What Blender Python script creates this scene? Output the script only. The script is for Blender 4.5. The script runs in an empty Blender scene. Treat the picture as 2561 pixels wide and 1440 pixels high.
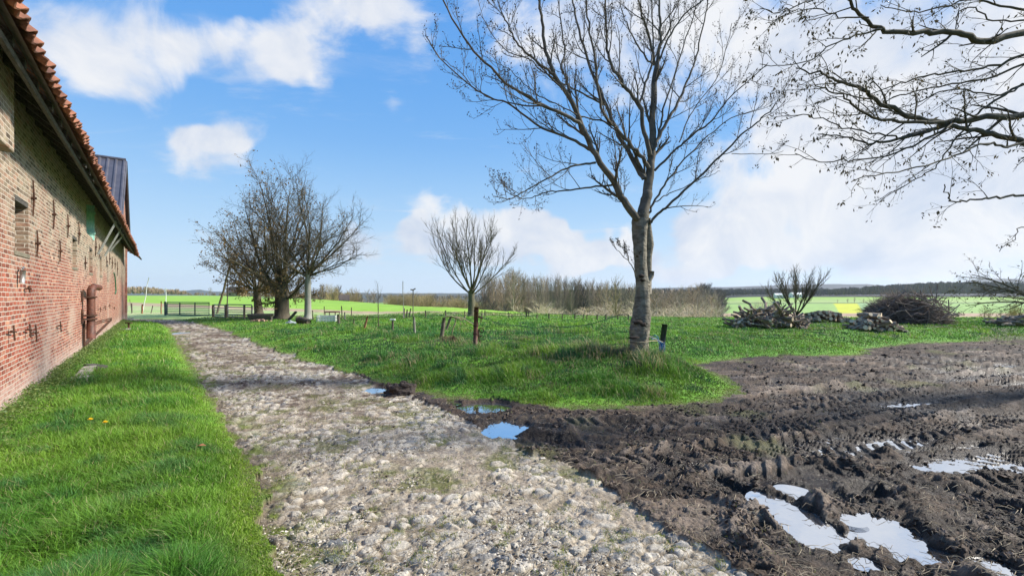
import bpy, math, random, numpy as np
from mathutils import Vector, Matrix
random.seed(7); RNG = np.random.default_rng(11)
S = bpy.context.scene; C = S.collection
F, HY, CX, CAMZ = 1150.0, 735.0, 1280.5, 1.6
R = math.radians
# ------------------------------------------------------------------ noise
def _h(ix, iy, seed):
    ix = ix.astype(np.int64).astype(np.uint32); iy = iy.astype(np.int64).astype(np.uint32)
    h = ix*np.uint32(374761393) + iy*np.uint32(668265263) + np.uint32((seed*2654435769) & 0xffffffff)
    h = (h ^ (h >> np.uint32(13)))*np.uint32(1274126177)
    h = (h ^ (h >> np.uint32(16)))*np.uint32(2246822519)
    h ^= h >> np.uint32(15)
    return h.astype(np.float64)/4294967295.0
def vn(x, y, seed=0):
    fx = np.floor(x); fy = np.floor(y); a = x-fx; b = y-fy
    a = a*a*a*(a*(a*6-15)+10); b = b*b*b*(b*(b*6-15)+10)
    v = (_h(fx, fy, seed)*(1-a)+_h(fx+1, fy, seed)*a)*(1-b)+(_h(fx, fy+1, seed)*(1-a)+_h(fx+1, fy+1, seed)*a)*b
    return v*2-1
def fbm(x, y, o=4, seed=0, g=.5):
    s = np.zeros_like(x); a = 1.; t = 0.
    for i in range(o):
        ca, sa = math.cos(.7*i+.3), math.sin(.7*i+.3); k = 2.03**i
        s += a*vn((x*ca-y*sa)*k+i*17.3, (x*sa+y*ca)*k-i*9.1, seed+i); t += a; a *= g
    return s/t
def ridged(x, y, o=3, seed=0):
    s = np.zeros_like(x); a = 1.; t = 0.
    for i in range(o):
        k = 2.1**i
        s += a*(1-np.abs(vn(x*k+i*5.7, y*k+i*3.3, seed+i))*2); t += a; a *= .55
    return s/t
def worley(x, y, seed=0, jit=.85):
    fx = np.floor(x); fy = np.floor(y)
    d1 = np.full(x.shape, 9.); d2 = np.full(x.shape, 9.); cid = np.zeros(x.shape)
    for i in (-1, 0, 1):
        for j in (-1, 0, 1):
            cx = fx+i; cy = fy+j
            px = cx+.5+(_h(cx, cy, seed)-.5)*jit; py = cy+.5+(_h(cx, cy, seed+1)-.5)*jit
            d = np.hypot(px-x, py-y)
            n = d < d1
            d2 = np.where(n, d1, np.minimum(d2, d)); cid = np.where(n, _h(cx, cy, seed+2), cid); d1 = np.where(n, d, d1)
    return d1, d2, cid
def ss(a, b, x):
    t = np.clip((x-a)/(b-a), 0, 1); return t*t*(3-2*t)
# ------------------------------------------------------------------ places measured in the photograph, turned into metres
def G(px, py, z=0.0):
    Y = (CAMZ-z)*F/(py-HY); return ((px-CX)/F*Y, Y)
def poly_sd(X, Y, P):
    P = np.array(P); n = len(P); d = np.full(X.shape, 1e9); ins = np.zeros(X.shape, bool)
    for i in range(n):
        x0, y0 = P[i]; x1, y1 = P[(i+1) % n]
        ex, ey = x1-x0, y1-y0; wx = X-x0; wy = Y-y0
        t = np.clip((wx*ex+wy*ey)/(ex*ex+ey*ey+1e-12), 0, 1)
        d = np.minimum(d, (wx-ex*t)**2+(wy-ey*t)**2)
        if y0 != y1:
            c = ((y0 <= Y) != (y1 <= Y)) & (X < x0+(Y-y0)*(x1-x0)/(y1-y0))
            ins ^= c
    return np.where(ins, -1, 1)*np.sqrt(d)
def line_sd(X, Y, P):
    best = np.full(X.shape, 1e9); sd = np.zeros(X.shape); sl = np.zeros(X.shape); acc = 0.
    for i in range(len(P)-1):
        x0, y0 = P[i]; x1, y1 = P[i+1]; ex, ey = x1-x0, y1-y0; L = math.hypot(ex, ey)
        wx = X-x0; wy = Y-y0; t = np.clip((wx*ex+wy*ey)/(L*L), 0, 1)
        d = np.hypot(wx-ex*t, wy-ey*t); m = d < best
        sgn = np.sign(ex*wy-ey*wx)
        best = np.where(m, d, best); sd = np.where(m, d*sgn, sd); sl = np.where(m, acc+t*L, sl); acc += L
    return sd, sl
ROAD = [G(*p) for p in [(100,802.5),(330,803.5),(400,807),(425,822),(440,850),(475,915),(520,985),(570,1060),(610,1130),(640,1220),(655,1330),(690,1440),(800,1900),(950,2600),
        (3400,2600),(2600,1900),(1930,1440),(1700,1300),(1500,1180),(1300,1105),(1200,1060),(1050,990),(870,935),(700,880),(600,843),(550,822),(490,806),(430,799),(330,796.5),(100,795.5)]]
MUD = [G(*p) for p in [(800,922),(900,940),(1000,965),(1100,988),(1230,1004),(1400,1018),(1560,1016),(1700,1010),(1800,1000),(1840,970),(1800,940),(1740,912),(1830,898),(1980,890),
        (2150,888),(2180,872),(2300,858),(2600,850),(3800,850),(4200,1100),(5200,2600),(2800,2600),(2200,1900),(1600,1440),(1400,1340),(1200,1180),(900,1000)]]
PUD = [(945,968,40,9),(1268,1063,64,22),(1995,1285,78,68),(1985,1215,40,16),(2200,1312,84,50),(2325,1374,82,32),(2490,1405,60,32),(2060,858,55,4.5),(1205,1012,70,11),(428,833,24,5),(434,842,10,2.6),
       (1030,975,16,4),(2112,898,22,3),(2300,906,26,4),(2535,912,34,6),(2450,916,26,4),(2160,1395,34,16),(1130,1003,24,5),(2130,1290,28,14),(1900,1420,22,9)]
def pud_world():
    out = []
    for cx, cy, rx, ry in PUD:
        x, y = G(cx, cy); a = rx/F*y; b = (G(cx, cy-ry)[1]-G(cx, cy+ry)[1])/2
        out.append((x, G(cx, cy)[1], a, b))
    return out
PUDW = pud_world()
TRACKS = [[G(*p) for p in q] for q in [
    [(1250,1100),(1450,1112),(1700,1112),(1950,1085),(2250,1035),(2700,960)],
    [(1350,1050),(1600,1066),(1850,1066),(2150,1020),(2500,950),(2900,900)],
    [(1600,1180),(1850,1165),(2150,1150),(2400,1120),(2800,1060)],
    [(2150,1130),(2165,1200),(2190,1290),(2260,1400),(2400,1600)],
    [(1900,960),(2100,955),(2400,925),(2800,890)],
    [(1950,1250),(2060,1330),(2200,1420),(2500,1600)],
    [(2250,1190),(2450,1210),(2800,1260)],
    [(1150,1035),(1350,1028),(1600,1035),(1850,1030),(2150,990),(2600,930)],
    [(1500,1085),(1700,1088),(1950,1060),(2250,1005),(2700,935)],
    [(1400,1150),(1650,1150),(1950,1125),(2300,1075),(2700,1020)],
    [(1900,1000),(2150,975),(2450,940),(2800,915)],
    [(1900,925),(2200,915),(2500,895),(2900,880)],
    [(1800,1205),(2000,1200),(2300,1165),(2700,1120)],
    [(2050,1170),(2300,1210),(2550,1300),(2800,1420)],
    [(2000,1350),(2150,1440),(2350,1560)]]]
UC = [-900,320,520,700,880,1060,1200,1350,1500,1700,2600,3600]
YC = [737.4,738.2,738.4,742,752,765,776,787,793,796.5,796.5,796.5]
MX, MY = G(1600, 893, .36)
def base_height(X, Y):
    """large shapes of the land, in metres"""
    u = CX+F*X/np.maximum(Y, .5)
    Yc = 1.38*F/(np.interp(u, UC, YC)-HY)
    E = .05+.2*ss(-13, -5, X)
    z = E.copy()
    D = np.maximum(Y-Yc, 0)
    low = 16*(1-np.exp(-D/105.))*ss(500, 900, u)
    low = low + 3*(1-np.exp(-D/300.))*(1-ss(500, 900, u))
    z -= low
    hill = ss(1500, 1900, u)
    t = np.clip((Y-350)/270., 0, 1)
    z += hill*(t*13 + ss(600, 1500, Y)*12)
    z += (1-hill)*ss(600, 2500, Y)*12*ss(500,900,u)
    yr = np.interp(u, [-900,0,440,480,500,530,640,900,1000,1300,1600,1740,1860,1960,2060,2170,2215,2400,2470,2600,3600],
                   [727,727,730,726,724.5,729,733,733,734,733,722,719,717,713,711,711,717,707,697,699,700])
    zr = 1.6+(HY-yr)/F*2900+3.5*fbm(X*.012, Y*.012, 3, 71)
    z = z*(1-ss(1900, 2900, Y))+zr*ss(1900, 2900, Y)
    return z, Yc, u
def terrain(X, Y, want_col=True):
    z, Yc, u = base_height(X, Y)
    E0 = .05+.2*ss(-13, -5, X)
    n1 = fbm(X*1.3, Y*1.3, 4, 3); n2 = fbm(X*5.5, Y*5.5, 3, 5)
    near = 1-ss(40, 60, Y)
    dr = poly_sd(X, Y, ROAD); dm = poly_sd(X, Y, MUD)
    drn = dr+(.10+.22*(~(X < np.interp(Y, [0, 2.6, 4, 8, 14, 27], [.5, .05, -.7, -3.9, -8.7, -20.]))))*n1+.07*n2+.02*vn(X*17,Y*17,8)
    dmn = dm+.34*n1+.16*n2+.07*vn(X*13,Y*13,9)
    road = drn < 0
    mud = (~road) & (dmn < 0) & (Y < 40)
    grass = ~(road | mud)
    left = X < np.interp(Y, [0, 2.6, 4, 8, 14, 27], [.5, .05, -.7, -3.9, -8.7, -20.])   # which side of the track
    edge = np.minimum(np.maximum(dr, 0), np.maximum(dm, 0))
    rise = ss(.0, 2.2, edge)
    zf = z-E0
    inpast = E0*rise + .14*ss(0,.5,edge)*0.3
    mound = .16*np.exp(-(((X-MX)/1.3)**2+((Y-MY)/1.1)**2))
    rough_g = .05*fbm(X*.9, Y*.9, 3, 21)+.035*fbm(X*3.1, Y*3.1, 3, 22)*ss(0,1,edge)
    zg = np.where(left & (Y < 26), .02+.05*ss(0, .5, edge)+.02*n1, inpast+mound*ss(0,1,edge)+rough_g*near*ss(0,.4,edge))+zf
    z_out = zg
    col = np.zeros(X.shape+(4,))
    # cobbles --------------------------------------------------------------
    ang = .35
    xr = X*math.cos(ang)+Y*math.sin(ang); yr_ = -X*math.sin(ang)+Y*math.cos(ang)
    xw = xr+.03*vn(xr*4, yr_*4, 91); yw = yr_+.03*vn(xr*4, yr_*4, 92)
    d1, d2, cid = worley(xw/.14, yw/.085, 40, .95)
    e = d2-d1
    bur = fbm(X*1.1, Y*1.1, 4, 44)
    bur2 = fbm(X*4., Y*4., 3, 45)
    stone = ss(.03, .34, e+.05*vn(X*19,Y*19,49))*ss(-.25, .5, cid*1.1-.55-bur*1.1+.12*vn(X*7,Y*7,43))
    dome = np.sqrt(np.clip(1-(d1/.8)**2, 0, 1))
    g1, g2, gid = worley(xr/.052+.3*n2, yr_/.040, 140, .95); chip = ss(.08,.4,g2-g1)*(gid > .62)
    zc = -.012+stone*(.004+.023*dome*(.15+1.1*cid)+.010*(cid-.5)*(vn(X*9,Y*9,141)))+.009*chip*(1-stone*.5)+.008*bur2+.006*vn(X*22,Y*22,46)+.003*vn(X*55,Y*55,47)
    zc += -.03*ss(-.2,0,drn)*0
    crown = .04*ss(0, 1.2, -dr)
    zc = zc+crown-.02
    # mud ------------------------------------------------------------------
    r1 = ridged(X*2.1+.4*n1, Y*4.2+.3*n1, 4, 60)
    r2 = ridged(X*6.5+.5*n2, Y*11.+.4*n2, 3, 64)
    fl_ = X*math.cos(.12)+Y*math.sin(.12); fv_ = -X*math.sin(.12)+Y*math.cos(.12)
    r3 = ridged(fl_*9+.8*n2, fv_*20+.5*n1, 3, 67); r4 = ridged(X*26+.5*n2, Y*34, 2, 68); fw_ = fv_-.035*(fl_-5)**2*.25; r5 = ridged(fl_*.55+.3*n1, fw_*6.5+.5*n1, 2, 69)
    zm = -.020+.020*n1+.016*r1*(.3+.7*ss(-.3,.5,n1))+.016*r2*(.5+.5*ss(-.4,.4,n1))+.026*r5+.016*r3*ss(-.5,.3,n2)+.009*r4+.006*vn(X*60,Y*70,66)
    damp = ss(0,.5,-dm)
    pale = ss(-.15,.5,fbm(X*.8+3,Y*1.6,3,70)+.25*n2)
    if mud.any():
        xs, ys_, zs, ps_ = X[mud], Y[mud], zm[mud], pale[mud]; q2 = n2[mud]; r4m = r4[mud]
        for k, tr in enumerate(TRACKS):
            sd, sl = line_sd(xs, ys_, tr); sd = sd+.05*vn(sl*1.3, sl*0+k, 80+k)
            a = np.abs(sd); m = a < .6
            if not m.any(): continue
            sd, sl, a = sd[m], sl[m], a[m]; w = .26
            inside = 1-ss(w-.05, w+.03, a)
            lug = np.sin(2*math.pi*(sl/.17+np.sign(sd)*.25+a/.24))
            lug = ss(-.15,.35,lug)*(.45+.55*ss(-.35,.25,fbm(sl*.9+k*7.,sd*2.,2,190)))
            zt = -.048+.042*lug*ss(.01,.05,a)+.008*q2[m]+.010*r4m[m]
            z_ = zs[m]*(1-inside*.8)+zt*inside*.8
            zs[m] = z_+.05*np.exp(-((a-w-.08)/.07)**2)*(.6+.6*vn(sl*3.5,sd*6,84+k))
            ps_[m] = np.maximum(ps_[m], inside*.55*lug)
        zm[mud] = zs; pale[mud] = ps_
    zm = zm-.05*ss(.0,.5,fbm(X*.8+9,Y*1.5,3,195)+.25*fbm(X*5,Y*9,2,196))*ss(.5,1.6,-dm)
    zm = np.maximum(zm, -.085)*(.35+.65*damp)
    # puddles --------------------------------------------------------------
    pm = np.zeros(X.shape)
    for (px, py, a, b) in PUDW:
        q = np.hypot((X-px)/a, (Y-py)/b)
        pm = np.maximum(pm, 1-ss(.72, 1.22, q+.22*n1+.16*n2))
    for (ax_, ay_, ra, rb) in ((1850,1225,95,50),(1690,1180,40,16),(2180,1215,60,30)):
        gx, gy = G(ax_, ay_); ra = ra/F*gy; rb = (G(ax_, ay_-rb)[1]-G(ax_, ay_+rb)[1])/2
        q = np.hypot((X-gx)/ra, (Y-gy)/rb)+.25*n2+.2*n1
        zm += -.09*(1-ss(.3, .95, q))+.045*np.exp(-((q-1.12)/.2)**2)*(.7+.5*r2)
    zm = zm*(1-pm)+(-.095+zm*.45)*pm
    zc = zc*(1-pm)+(-.085+.3*zc)*pm
    if not want_col:
        pass
    z_out = np.where(road, zc+zf*near, np.where(mud, zm+zf*near, zg))
    # soft step from mud or cobbles up to the turf is part of zg (edge term)
    if not want_col:
        return z_out, road, mud, grass, left, edge, Yc, u
    def C3(*c): return np.array(c)
    def mix(a, b, t): return a*(1-t[..., None])+b*t[..., None]
    big = fbm(X*.35, Y*.35, 3, 30); med = fbm(X*1.7, Y*1.7, 3, 31); fin = fbm(X*9, Y*9, 2, 32)
    # turf
    g = mix(np.broadcast_to(C3(.095,.24,.02), X.shape+(3,)), C3(.17,.37,.03), ss(-.5,.5,big+.5*med))
    g = mix(g, C3(.05,.13,.045), ss(.1,.7,med)*.5*(1-left))
    g = mix(g, C3(.16,.17,.045), ss(.35,.0,edge)*ss(-.3,.3,fin+.3*med)*.8)
    g = mix(g, C3(.10,.075,.045), ss(.12,.0,edge)*.6)
    # patches of trodden earth in the far turf on the right
    dirt = ss(.15,.35,fbm(X*.5, Y*1.3, 4, 35)+.3*ss(6,14,X)*ss(15,18,Y)*(1-ss(22,24,Y))-.1)*ss(5,9,X)*ss(12,14,Y)*(1-ss(21,23,Y))
    g = mix(g, C3(.12,.095,.07), dirt*.8)
    # strips of field beyond the fence on the left
    la = (-56., 73.); lb = (-2.5, 32.)
    def side(a, b): return ((b[0]-a[0])*(Y-a[1])-(b[1]-a[1])*(X-a[0]))/math.hypot(b[0]-a[0], b[1]-a[1])
    s1 = side((-56., 73.), (-2.5, 32.)); s2 = side((-41., 54.), (-2.2, 28.8)) ; 
    fl = ss(27.5,29,Y)*(X < 16)
    pale_f = mix(np.broadcast_to(C3(.30,.42,.14), X.shape+(3,)), C3(.40,.42,.20), ss(-.4,.5,big))
    soil_f = mix(np.broadcast_to(C3(.42,.30,.19), X.shape+(3,)), C3(.36,.30,.16), ss(-.4,.5,med))
    crop_f = mix(np.broadcast_to(C3(.22,.40,.03), X.shape+(3,)), C3(.28,.46,.05), ss(-.5,.5,big))
    ff = mix(pale_f, soil_f, ss(-.6,.6,s2+.3*med)); ff = mix(ff, crop_f, ss(-.6,.6,s1+.3*med))
    far_left = Y > 27.5
    g = mix(g, ff, fl)
    # hillside beyond the valley on the right
    hs = Y > 150
    hf = np.broadcast_to(C3(.20,.30,.08), X.shape+(3,)).copy()
    hf[(u > 1650) & (Y >= 500) & (Y < 640)] = (.30,.40,.12)
    hf[(u > 1650) & (Y >= 560) & (Y < 640)] = (.26,.40,.07)
    hf[(u > 1650) & (Y < 495)] = (.26,.40,.10)
    ub = u+(Y-430)*.12
    hf[(ub > 2092) & (ub < 2152) & (Y < 494) & (Y > 372)] = (.50,.52,.03)
    hf[(ub > 2152) & (u < 2300) & (Y < 494) & (Y > 372)] = (.27,.42,.17)
    hf[(u > 1650) & (Y > 340) & (Y < 371)] = (.42,.28,.18)
    hf[(u > 1650) & (Y < 340)] = (.34,.36,.10)
    hf[(u > 1650) & (Y > 495) & (Y < 502)] = (.06,.08,.04)
    wood = (Y > 640) & (u > 1500)
    hf[wood] = (.035,.034,.035)
    wl = (Y > 900) & (u <= 1500)
    hf[wl] = (.06,.062,.05)
    g[hs & (u > 640)] = hf[hs & (u > 640)]
    lw = (Y > 560) & (u <= 640); g[lw] = hf[lw]
    mm = (Y > 330) & (u <= 640) & (Y <= 560); g[mm] = (.24,.36,.07)
    rc = mix(np.broadcast_to(C3(.44,.41,.36), X.shape+(3,)), C3(.19,.20,.215), ss(.45,.8,_h(np.floor(cid*977), np.floor(cid*3571), 5)))
    rc = mix(rc, C3(.55,.51,.45), ss(.55,.75,np.abs(cid-.5)*2)*.7)
    gap = 1-stone
    gcol = mix(np.broadcast_to(C3(.26,.22,.17), X.shape+(3,)), C3(.52,.46,.38), ss(-.4,.4,bur2))
    brown = ss(4.,9.,Y)*.75
    gcol = mix(gcol, C3(.085,.055,.04), np.clip(ss(-.1,.3,bur2+.5*vn(X*9,Y*9,48))*(.45+brown),0,1))
    moss = .7*ss(.12,.45,fbm(X*2.2,Y*2.2,4,50)+.15*fin)
    gcol = mix(gcol, C3(.11,.13,.03), moss*ss(.2,.9,gap))
    rc = mix(rc, C3(.62,.57,.49), chip*.5*(1-stone)); rc = mix(rc, gcol, np.clip(gap-.25*chip,0,1))
    rc = mix(rc, C3(.13,.10,.078), np.clip(brown*ss(-.05,.4,bur+.5*bur2),0,1)*.8)
    rc = mix(rc, C3(.10,.075,.05), ss(-.22,-.0,drn)*.7*left)
    rc = mix(rc, C3(.12,.16,.03), ss(-.45,-.0,drn)*ss(-.1,.3,bur2+.3*fin)*left)
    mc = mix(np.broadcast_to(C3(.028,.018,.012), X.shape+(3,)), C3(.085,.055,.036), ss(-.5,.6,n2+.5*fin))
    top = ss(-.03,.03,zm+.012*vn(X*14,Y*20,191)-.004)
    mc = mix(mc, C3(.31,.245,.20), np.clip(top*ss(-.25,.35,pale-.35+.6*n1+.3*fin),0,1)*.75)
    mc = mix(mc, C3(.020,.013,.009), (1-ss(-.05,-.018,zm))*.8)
    mc = mix(mc, C3(.15,.16,.05), ss(.3,.6,fbm(X*.9,Y*.9,3,75))*.5)
    wet = np.where(road, .25+.4*pm, np.where(mud, (.40-.2*pale+.35*ss(.1,.6,n1-r1*.5))*(1-.5*ss(8,16,Y))+.35*(1-ss(-.06,-.02,zm))+.3*pm, 0.05))
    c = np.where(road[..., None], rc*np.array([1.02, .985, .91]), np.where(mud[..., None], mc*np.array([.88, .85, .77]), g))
    col[..., :3] = c; col[..., 3] = np.clip(wet, 0, 1)
    return z_out, road, mud, grass, left, edge, Yc, u, col
def HT(x, y):
    r = terrain(np.array([[float(x)]]), np.array([[float(y)]]), False)
    return float(r[0][0, 0])
def SOFT(x, y):
    """ground under a heap or a post: the lowest of a few spots"""
    return min(HT(x+a, y+b) for a, b in ((0,0),(.06,0),(-.06,0),(0,.06),(0,-.06)))
def ground_at(px, py):
    z = 0.
    for _ in range(12):
        x, y = G(px, py, z); z = .5*z+.5*HT(x, y)
    return x, y, HT(x, y)
# ------------------------------------------------------------------ scene helpers
def tag(o, label=None, cat=None, group=None, kind=None):
    if label: o['label'] = label
    if cat: o['category'] = cat
    if group: o['group'] = group
    if kind: o['kind'] = kind
    return o
def empty(name, loc=(0,0,0), rz=0, **k):
    o = bpy.data.objects.new(name, None); C.objects.link(o); o.location = loc; o.rotation_euler = (0, 0, rz); o.empty_display_size = .2
    return tag(o, **k)
def mesh_from(name, V, faces_flat, counts, mat, parent=None, smooth=True, col=None, loc=None):
    me = bpy.data.meshes.new(name)
    V = np.asarray(V, np.float32); n = len(V)
    me.vertices.add(n); me.vertices.foreach_set('co', V.ravel())
    ff = np.asarray(faces_flat, np.int32).ravel(); counts = np.asarray(counts, np.int32)
    me.loops.add(len(ff)); me.loops.foreach_set('vertex_index', ff)
    me.polygons.add(len(counts))
    st = np.concatenate(([0], np.cumsum(counts)[:-1])).astype(np.int32)
    me.polygons.foreach_set('loop_start', st)
    me.polygons.foreach_set('use_smooth', np.full(len(counts), smooth))
    if col is not None:
        a = me.attributes.new('col', 'FLOAT_COLOR', 'POINT'); a.data.foreach_set('color', np.asarray(col, np.float32).ravel())
    me.update(calc_edges=True)
    if mat: me.materials.append(mat)
    o = bpy.data.objects.new(name, me); C.objects.link(o)
    if parent: o.parent = parent
    if loc is not None: o.location = loc
    return o
class MB:
    """collects polygons of one mesh"""
    def __init__(s): s.v = []; s.f = []
    def add(s, V, Fc):
        b = len(s.v); s.v += [tuple(p) for p in V]; s.f += [tuple(i+b for i in f) for f in Fc]; return s
    def box(s, x0, x1, y0, y1, z0, z1, M=None, jit=0):
        V = [(x, y, z) for x in (x0, x1) for y in (y0, y1) for z in (z0, z1)]
        if jit: V = [tuple(c+random.uniform(-jit, jit) for c in p) for p in V]
        if M: V = [M @ Vector(p) for p in V]
        return s.add(V, [(0,1,3,2),(4,6,7,5),(0,4,5,1),(2,3,7,6),(0,2,6,4),(1,5,7,3)])
    def tube(s, P, r, k=8, cap=True):
        P = [Vector(p) for p in P]; n = len(P); rr = r if hasattr(r, '__len__') else [r]*n
        V = []; up = None
        for i, p in enumerate(P):
            t = (P[min(i+1, n-1)]-P[max(i-1, 0)]).normalized()
            if up is None:
                up = Vector((0,0,1)) if abs(t.z) < .9 else Vector((1,0,0))
            a = t.cross(up).normalized(); b = t.cross(a)
            up = a.cross(t)
            for j in range(k):
                q = 2*math.pi*j/k; V.append(p+(a*math.cos(q)+b*math.sin(q))*rr[i])
        Fc = [(i*k+j, i*k+(j+1) % k, (i+1)*k+(j+1) % k, (i+1)*k+j) for i in range(n-1) for j in range(k)]
        if cap: Fc += [tuple(range(k)), tuple((n-1)*k+j for j in reversed(range(k)))]
        return s.add(V, Fc)
    def build(s, name, mat, parent=None, smooth=False, loc=None, bevel=0):
        o = mesh_from(name, np.array(s.v), [i for f in s.f for i in f], [len(f) for f in s.f], mat, parent, smooth, loc=loc)
        if smooth:
            pass
        if bevel:
            m = o.modifiers.new('bevel', 'BEVEL'); m.width = bevel; m.segments = 2; m.limit_method = 'ANGLE'
        return o
class Tubes:
    def __init__(s): s.g = {}; s.leaf = []; s.tips = []; s.all = []
    def add(s, P, r, k):
        s.g.setdefault((len(P), k), []).append((P, r))
    def arrays(s):
        VV = []; FF = []; base = 0
        for (n, k), L in s.g.items():
            P = np.array([p for p, _ in L], float); rr = np.array([r for _, r in L], float); m = len(L)
            T = np.empty_like(P); T[:, 1:-1] = P[:, 2:]-P[:, :-2]; T[:, 0] = P[:, 1]-P[:, 0]; T[:, -1] = P[:, -1]-P[:, -2]
            T /= np.linalg.norm(T, axis=2, keepdims=True)+1e-9
            mean = P[:, -1]-P[:, 0]; mean /= np.linalg.norm(mean, axis=1, keepdims=True)+1e-9
            ref = np.where(np.abs(mean[:, 2:3]) > .8, np.array([[1., .1, 0]]), np.array([[0., 0, 1.]]))[:, None, :]
            A = np.cross(T, np.broadcast_to(ref, T.shape)); A /= np.linalg.norm(A, axis=2, keepdims=True)+1e-9
            B = np.cross(T, A); q = 2*np.pi*np.arange(k)/k
            V = P[:, :, None, :]+rr[:, :, None, None]*(A[:, :, None, :]*np.cos(q)[None, None, :, None]+B[:, :, None, :]*np.sin(q)[None, None, :, None])
            idx = np.arange(m*n*k).reshape(m, n, k)
            a = idx[:, :-1, :]; b = np.roll(a, -1, 2); d = idx[:, 1:, :]; c = np.roll(d, -1, 2)
            FF.append(np.stack([a, b, c, d], -1).reshape(-1, 4)+base); VV.append(V.reshape(-1, 3)); base += m*n*k
        return np.concatenate(VV), np.concatenate(FF)
    def build(s, name, mat, parent=None):
        V, Fc = s.arrays()
        return mesh_from(name, V, Fc, np.full(len(Fc), 4), mat, parent, True)
def quads_mesh(name, cen, size, mat, parent=None, flat=None, asp=.55, droop=.5):
    """small leaf-sized faces scattered at points cen"""
    cen = np.array(cen, float); n = len(cen)
    d = RNG.normal(size=(n, 3)); d[:, 2] -= droop; d /= np.linalg.norm(d, axis=1, keepdims=True)
    e = np.cross(d, RNG.normal(size=(n, 3))); e /= np.linalg.norm(e, axis=1, keepdims=True)
    s = size*RNG.uniform(.6, 1.4, (n, 1))
    V = np.stack([cen, cen+d*s*.5+e*s*asp*.5, cen+d*s, cen+d*s*.5-e*s*asp*.5], 1).reshape(-1, 3)
    return mesh_from(name, V, np.arange(4*n), np.full(n, 4), mat, parent, False)
# ------------------------------------------------------------------ materials
def nt(name):
    m = bpy.data.materials.new(name); m.use_nodes = True; t = m.node_tree; t.nodes.clear()
    out = t.nodes.new('ShaderNodeOutputMaterial'); return m, t, out
def N(t, kind, **k):
    n = t.nodes.new(kind)
    for a, v in k.items():
        if a in n.inputs.keys() if isinstance(a, str) else False: n.inputs[a].default_value = v
        else: setattr(n, a, v)
    return n
def L(t, a, b): t.links.new(a, b)
def ramp(t, fac, stops):
    r = t.nodes.new('ShaderNodeValToRGB'); L(t, fac, r.inputs[0]); e = r.color_ramp.elements
    while len(e) < len(stops): e.new(.5)
    for x, (p, c) in zip(e, stops): x.position = p; x.color = (*c, 1) if len(c) == 3 else c
    return r
def simple(name, c1, c2, scale=4., rough=.85, bump=.3, metal=0., stretch=(1,1,1), trans=0., spec=.5, bscale=None, obj=True):
    m, t, out = nt(name)
    tc = N(t, 'ShaderNodeTexCoord'); mp = N(t, 'ShaderNodeMapping'); mp.inputs['Scale'].default_value = stretch
    L(t, tc.outputs['Object'], mp.inputs[0])
    no = N(t, 'ShaderNodeTexNoise'); no.inputs['Scale'].default_value = scale; no.inputs['Detail'].default_value = 8; no.inputs['Roughness'].default_value = .65
    L(t, mp.outputs[0], no.inputs['Vector'])
    r = ramp(t, no.outputs[0], [(.32, c1), (.68, c2)])
    oi = N(t, 'ShaderNodeObjectInfo'); hv = N(t, 'ShaderNodeHueSaturation')
    mr = N(t, 'ShaderNodeMapRange'); mr.inputs[3].default_value = .75; mr.inputs[4].default_value = 1.25
    L(t, oi.outputs['Random'], mr.inputs[0])
    if obj: L(t, mr.outputs[0], hv.inputs['Value'])
    L(t, r.outputs[0], hv.inputs['Color'])
    b = N(t, 'ShaderNodeBsdfPrincipled'); b.inputs['Roughness'].default_value = rough; b.inputs['Metallic'].default_value = metal
    b.inputs['Specular IOR Level'].default_value = spec
    L(t, hv.outputs[0], b.inputs['Base Color'])
    if bump:
        n2 = N(t, 'ShaderNodeTexNoise'); n2.inputs['Scale'].default_value = bscale or scale*3; n2.inputs['Detail'].default_value = 6
        L(t, mp.outputs[0], n2.inputs['Vector'])
        bp = N(t, 'ShaderNodeBump'); bp.inputs['Strength'].default_value = bump; bp.inputs['Distance'].default_value = .02
        L(t, n2.outputs[0], bp.inputs['Height']); L(t, bp.outputs[0], b.inputs['Normal'])
    if trans:
        tr = N(t, 'ShaderNodeBsdfTranslucent'); L(t, hv.outputs[0], tr.inputs[0]); mx = N(t, 'ShaderNodeMixShader'); mx.inputs[0].default_value = trans
        L(t, b.outputs[0], mx.inputs[1]); L(t, tr.outputs[0], mx.inputs[2]); L(t, mx.outputs[0], out.inputs[0])
    else: L(t, b.outputs[0], out.inputs[0])
    return m
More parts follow.
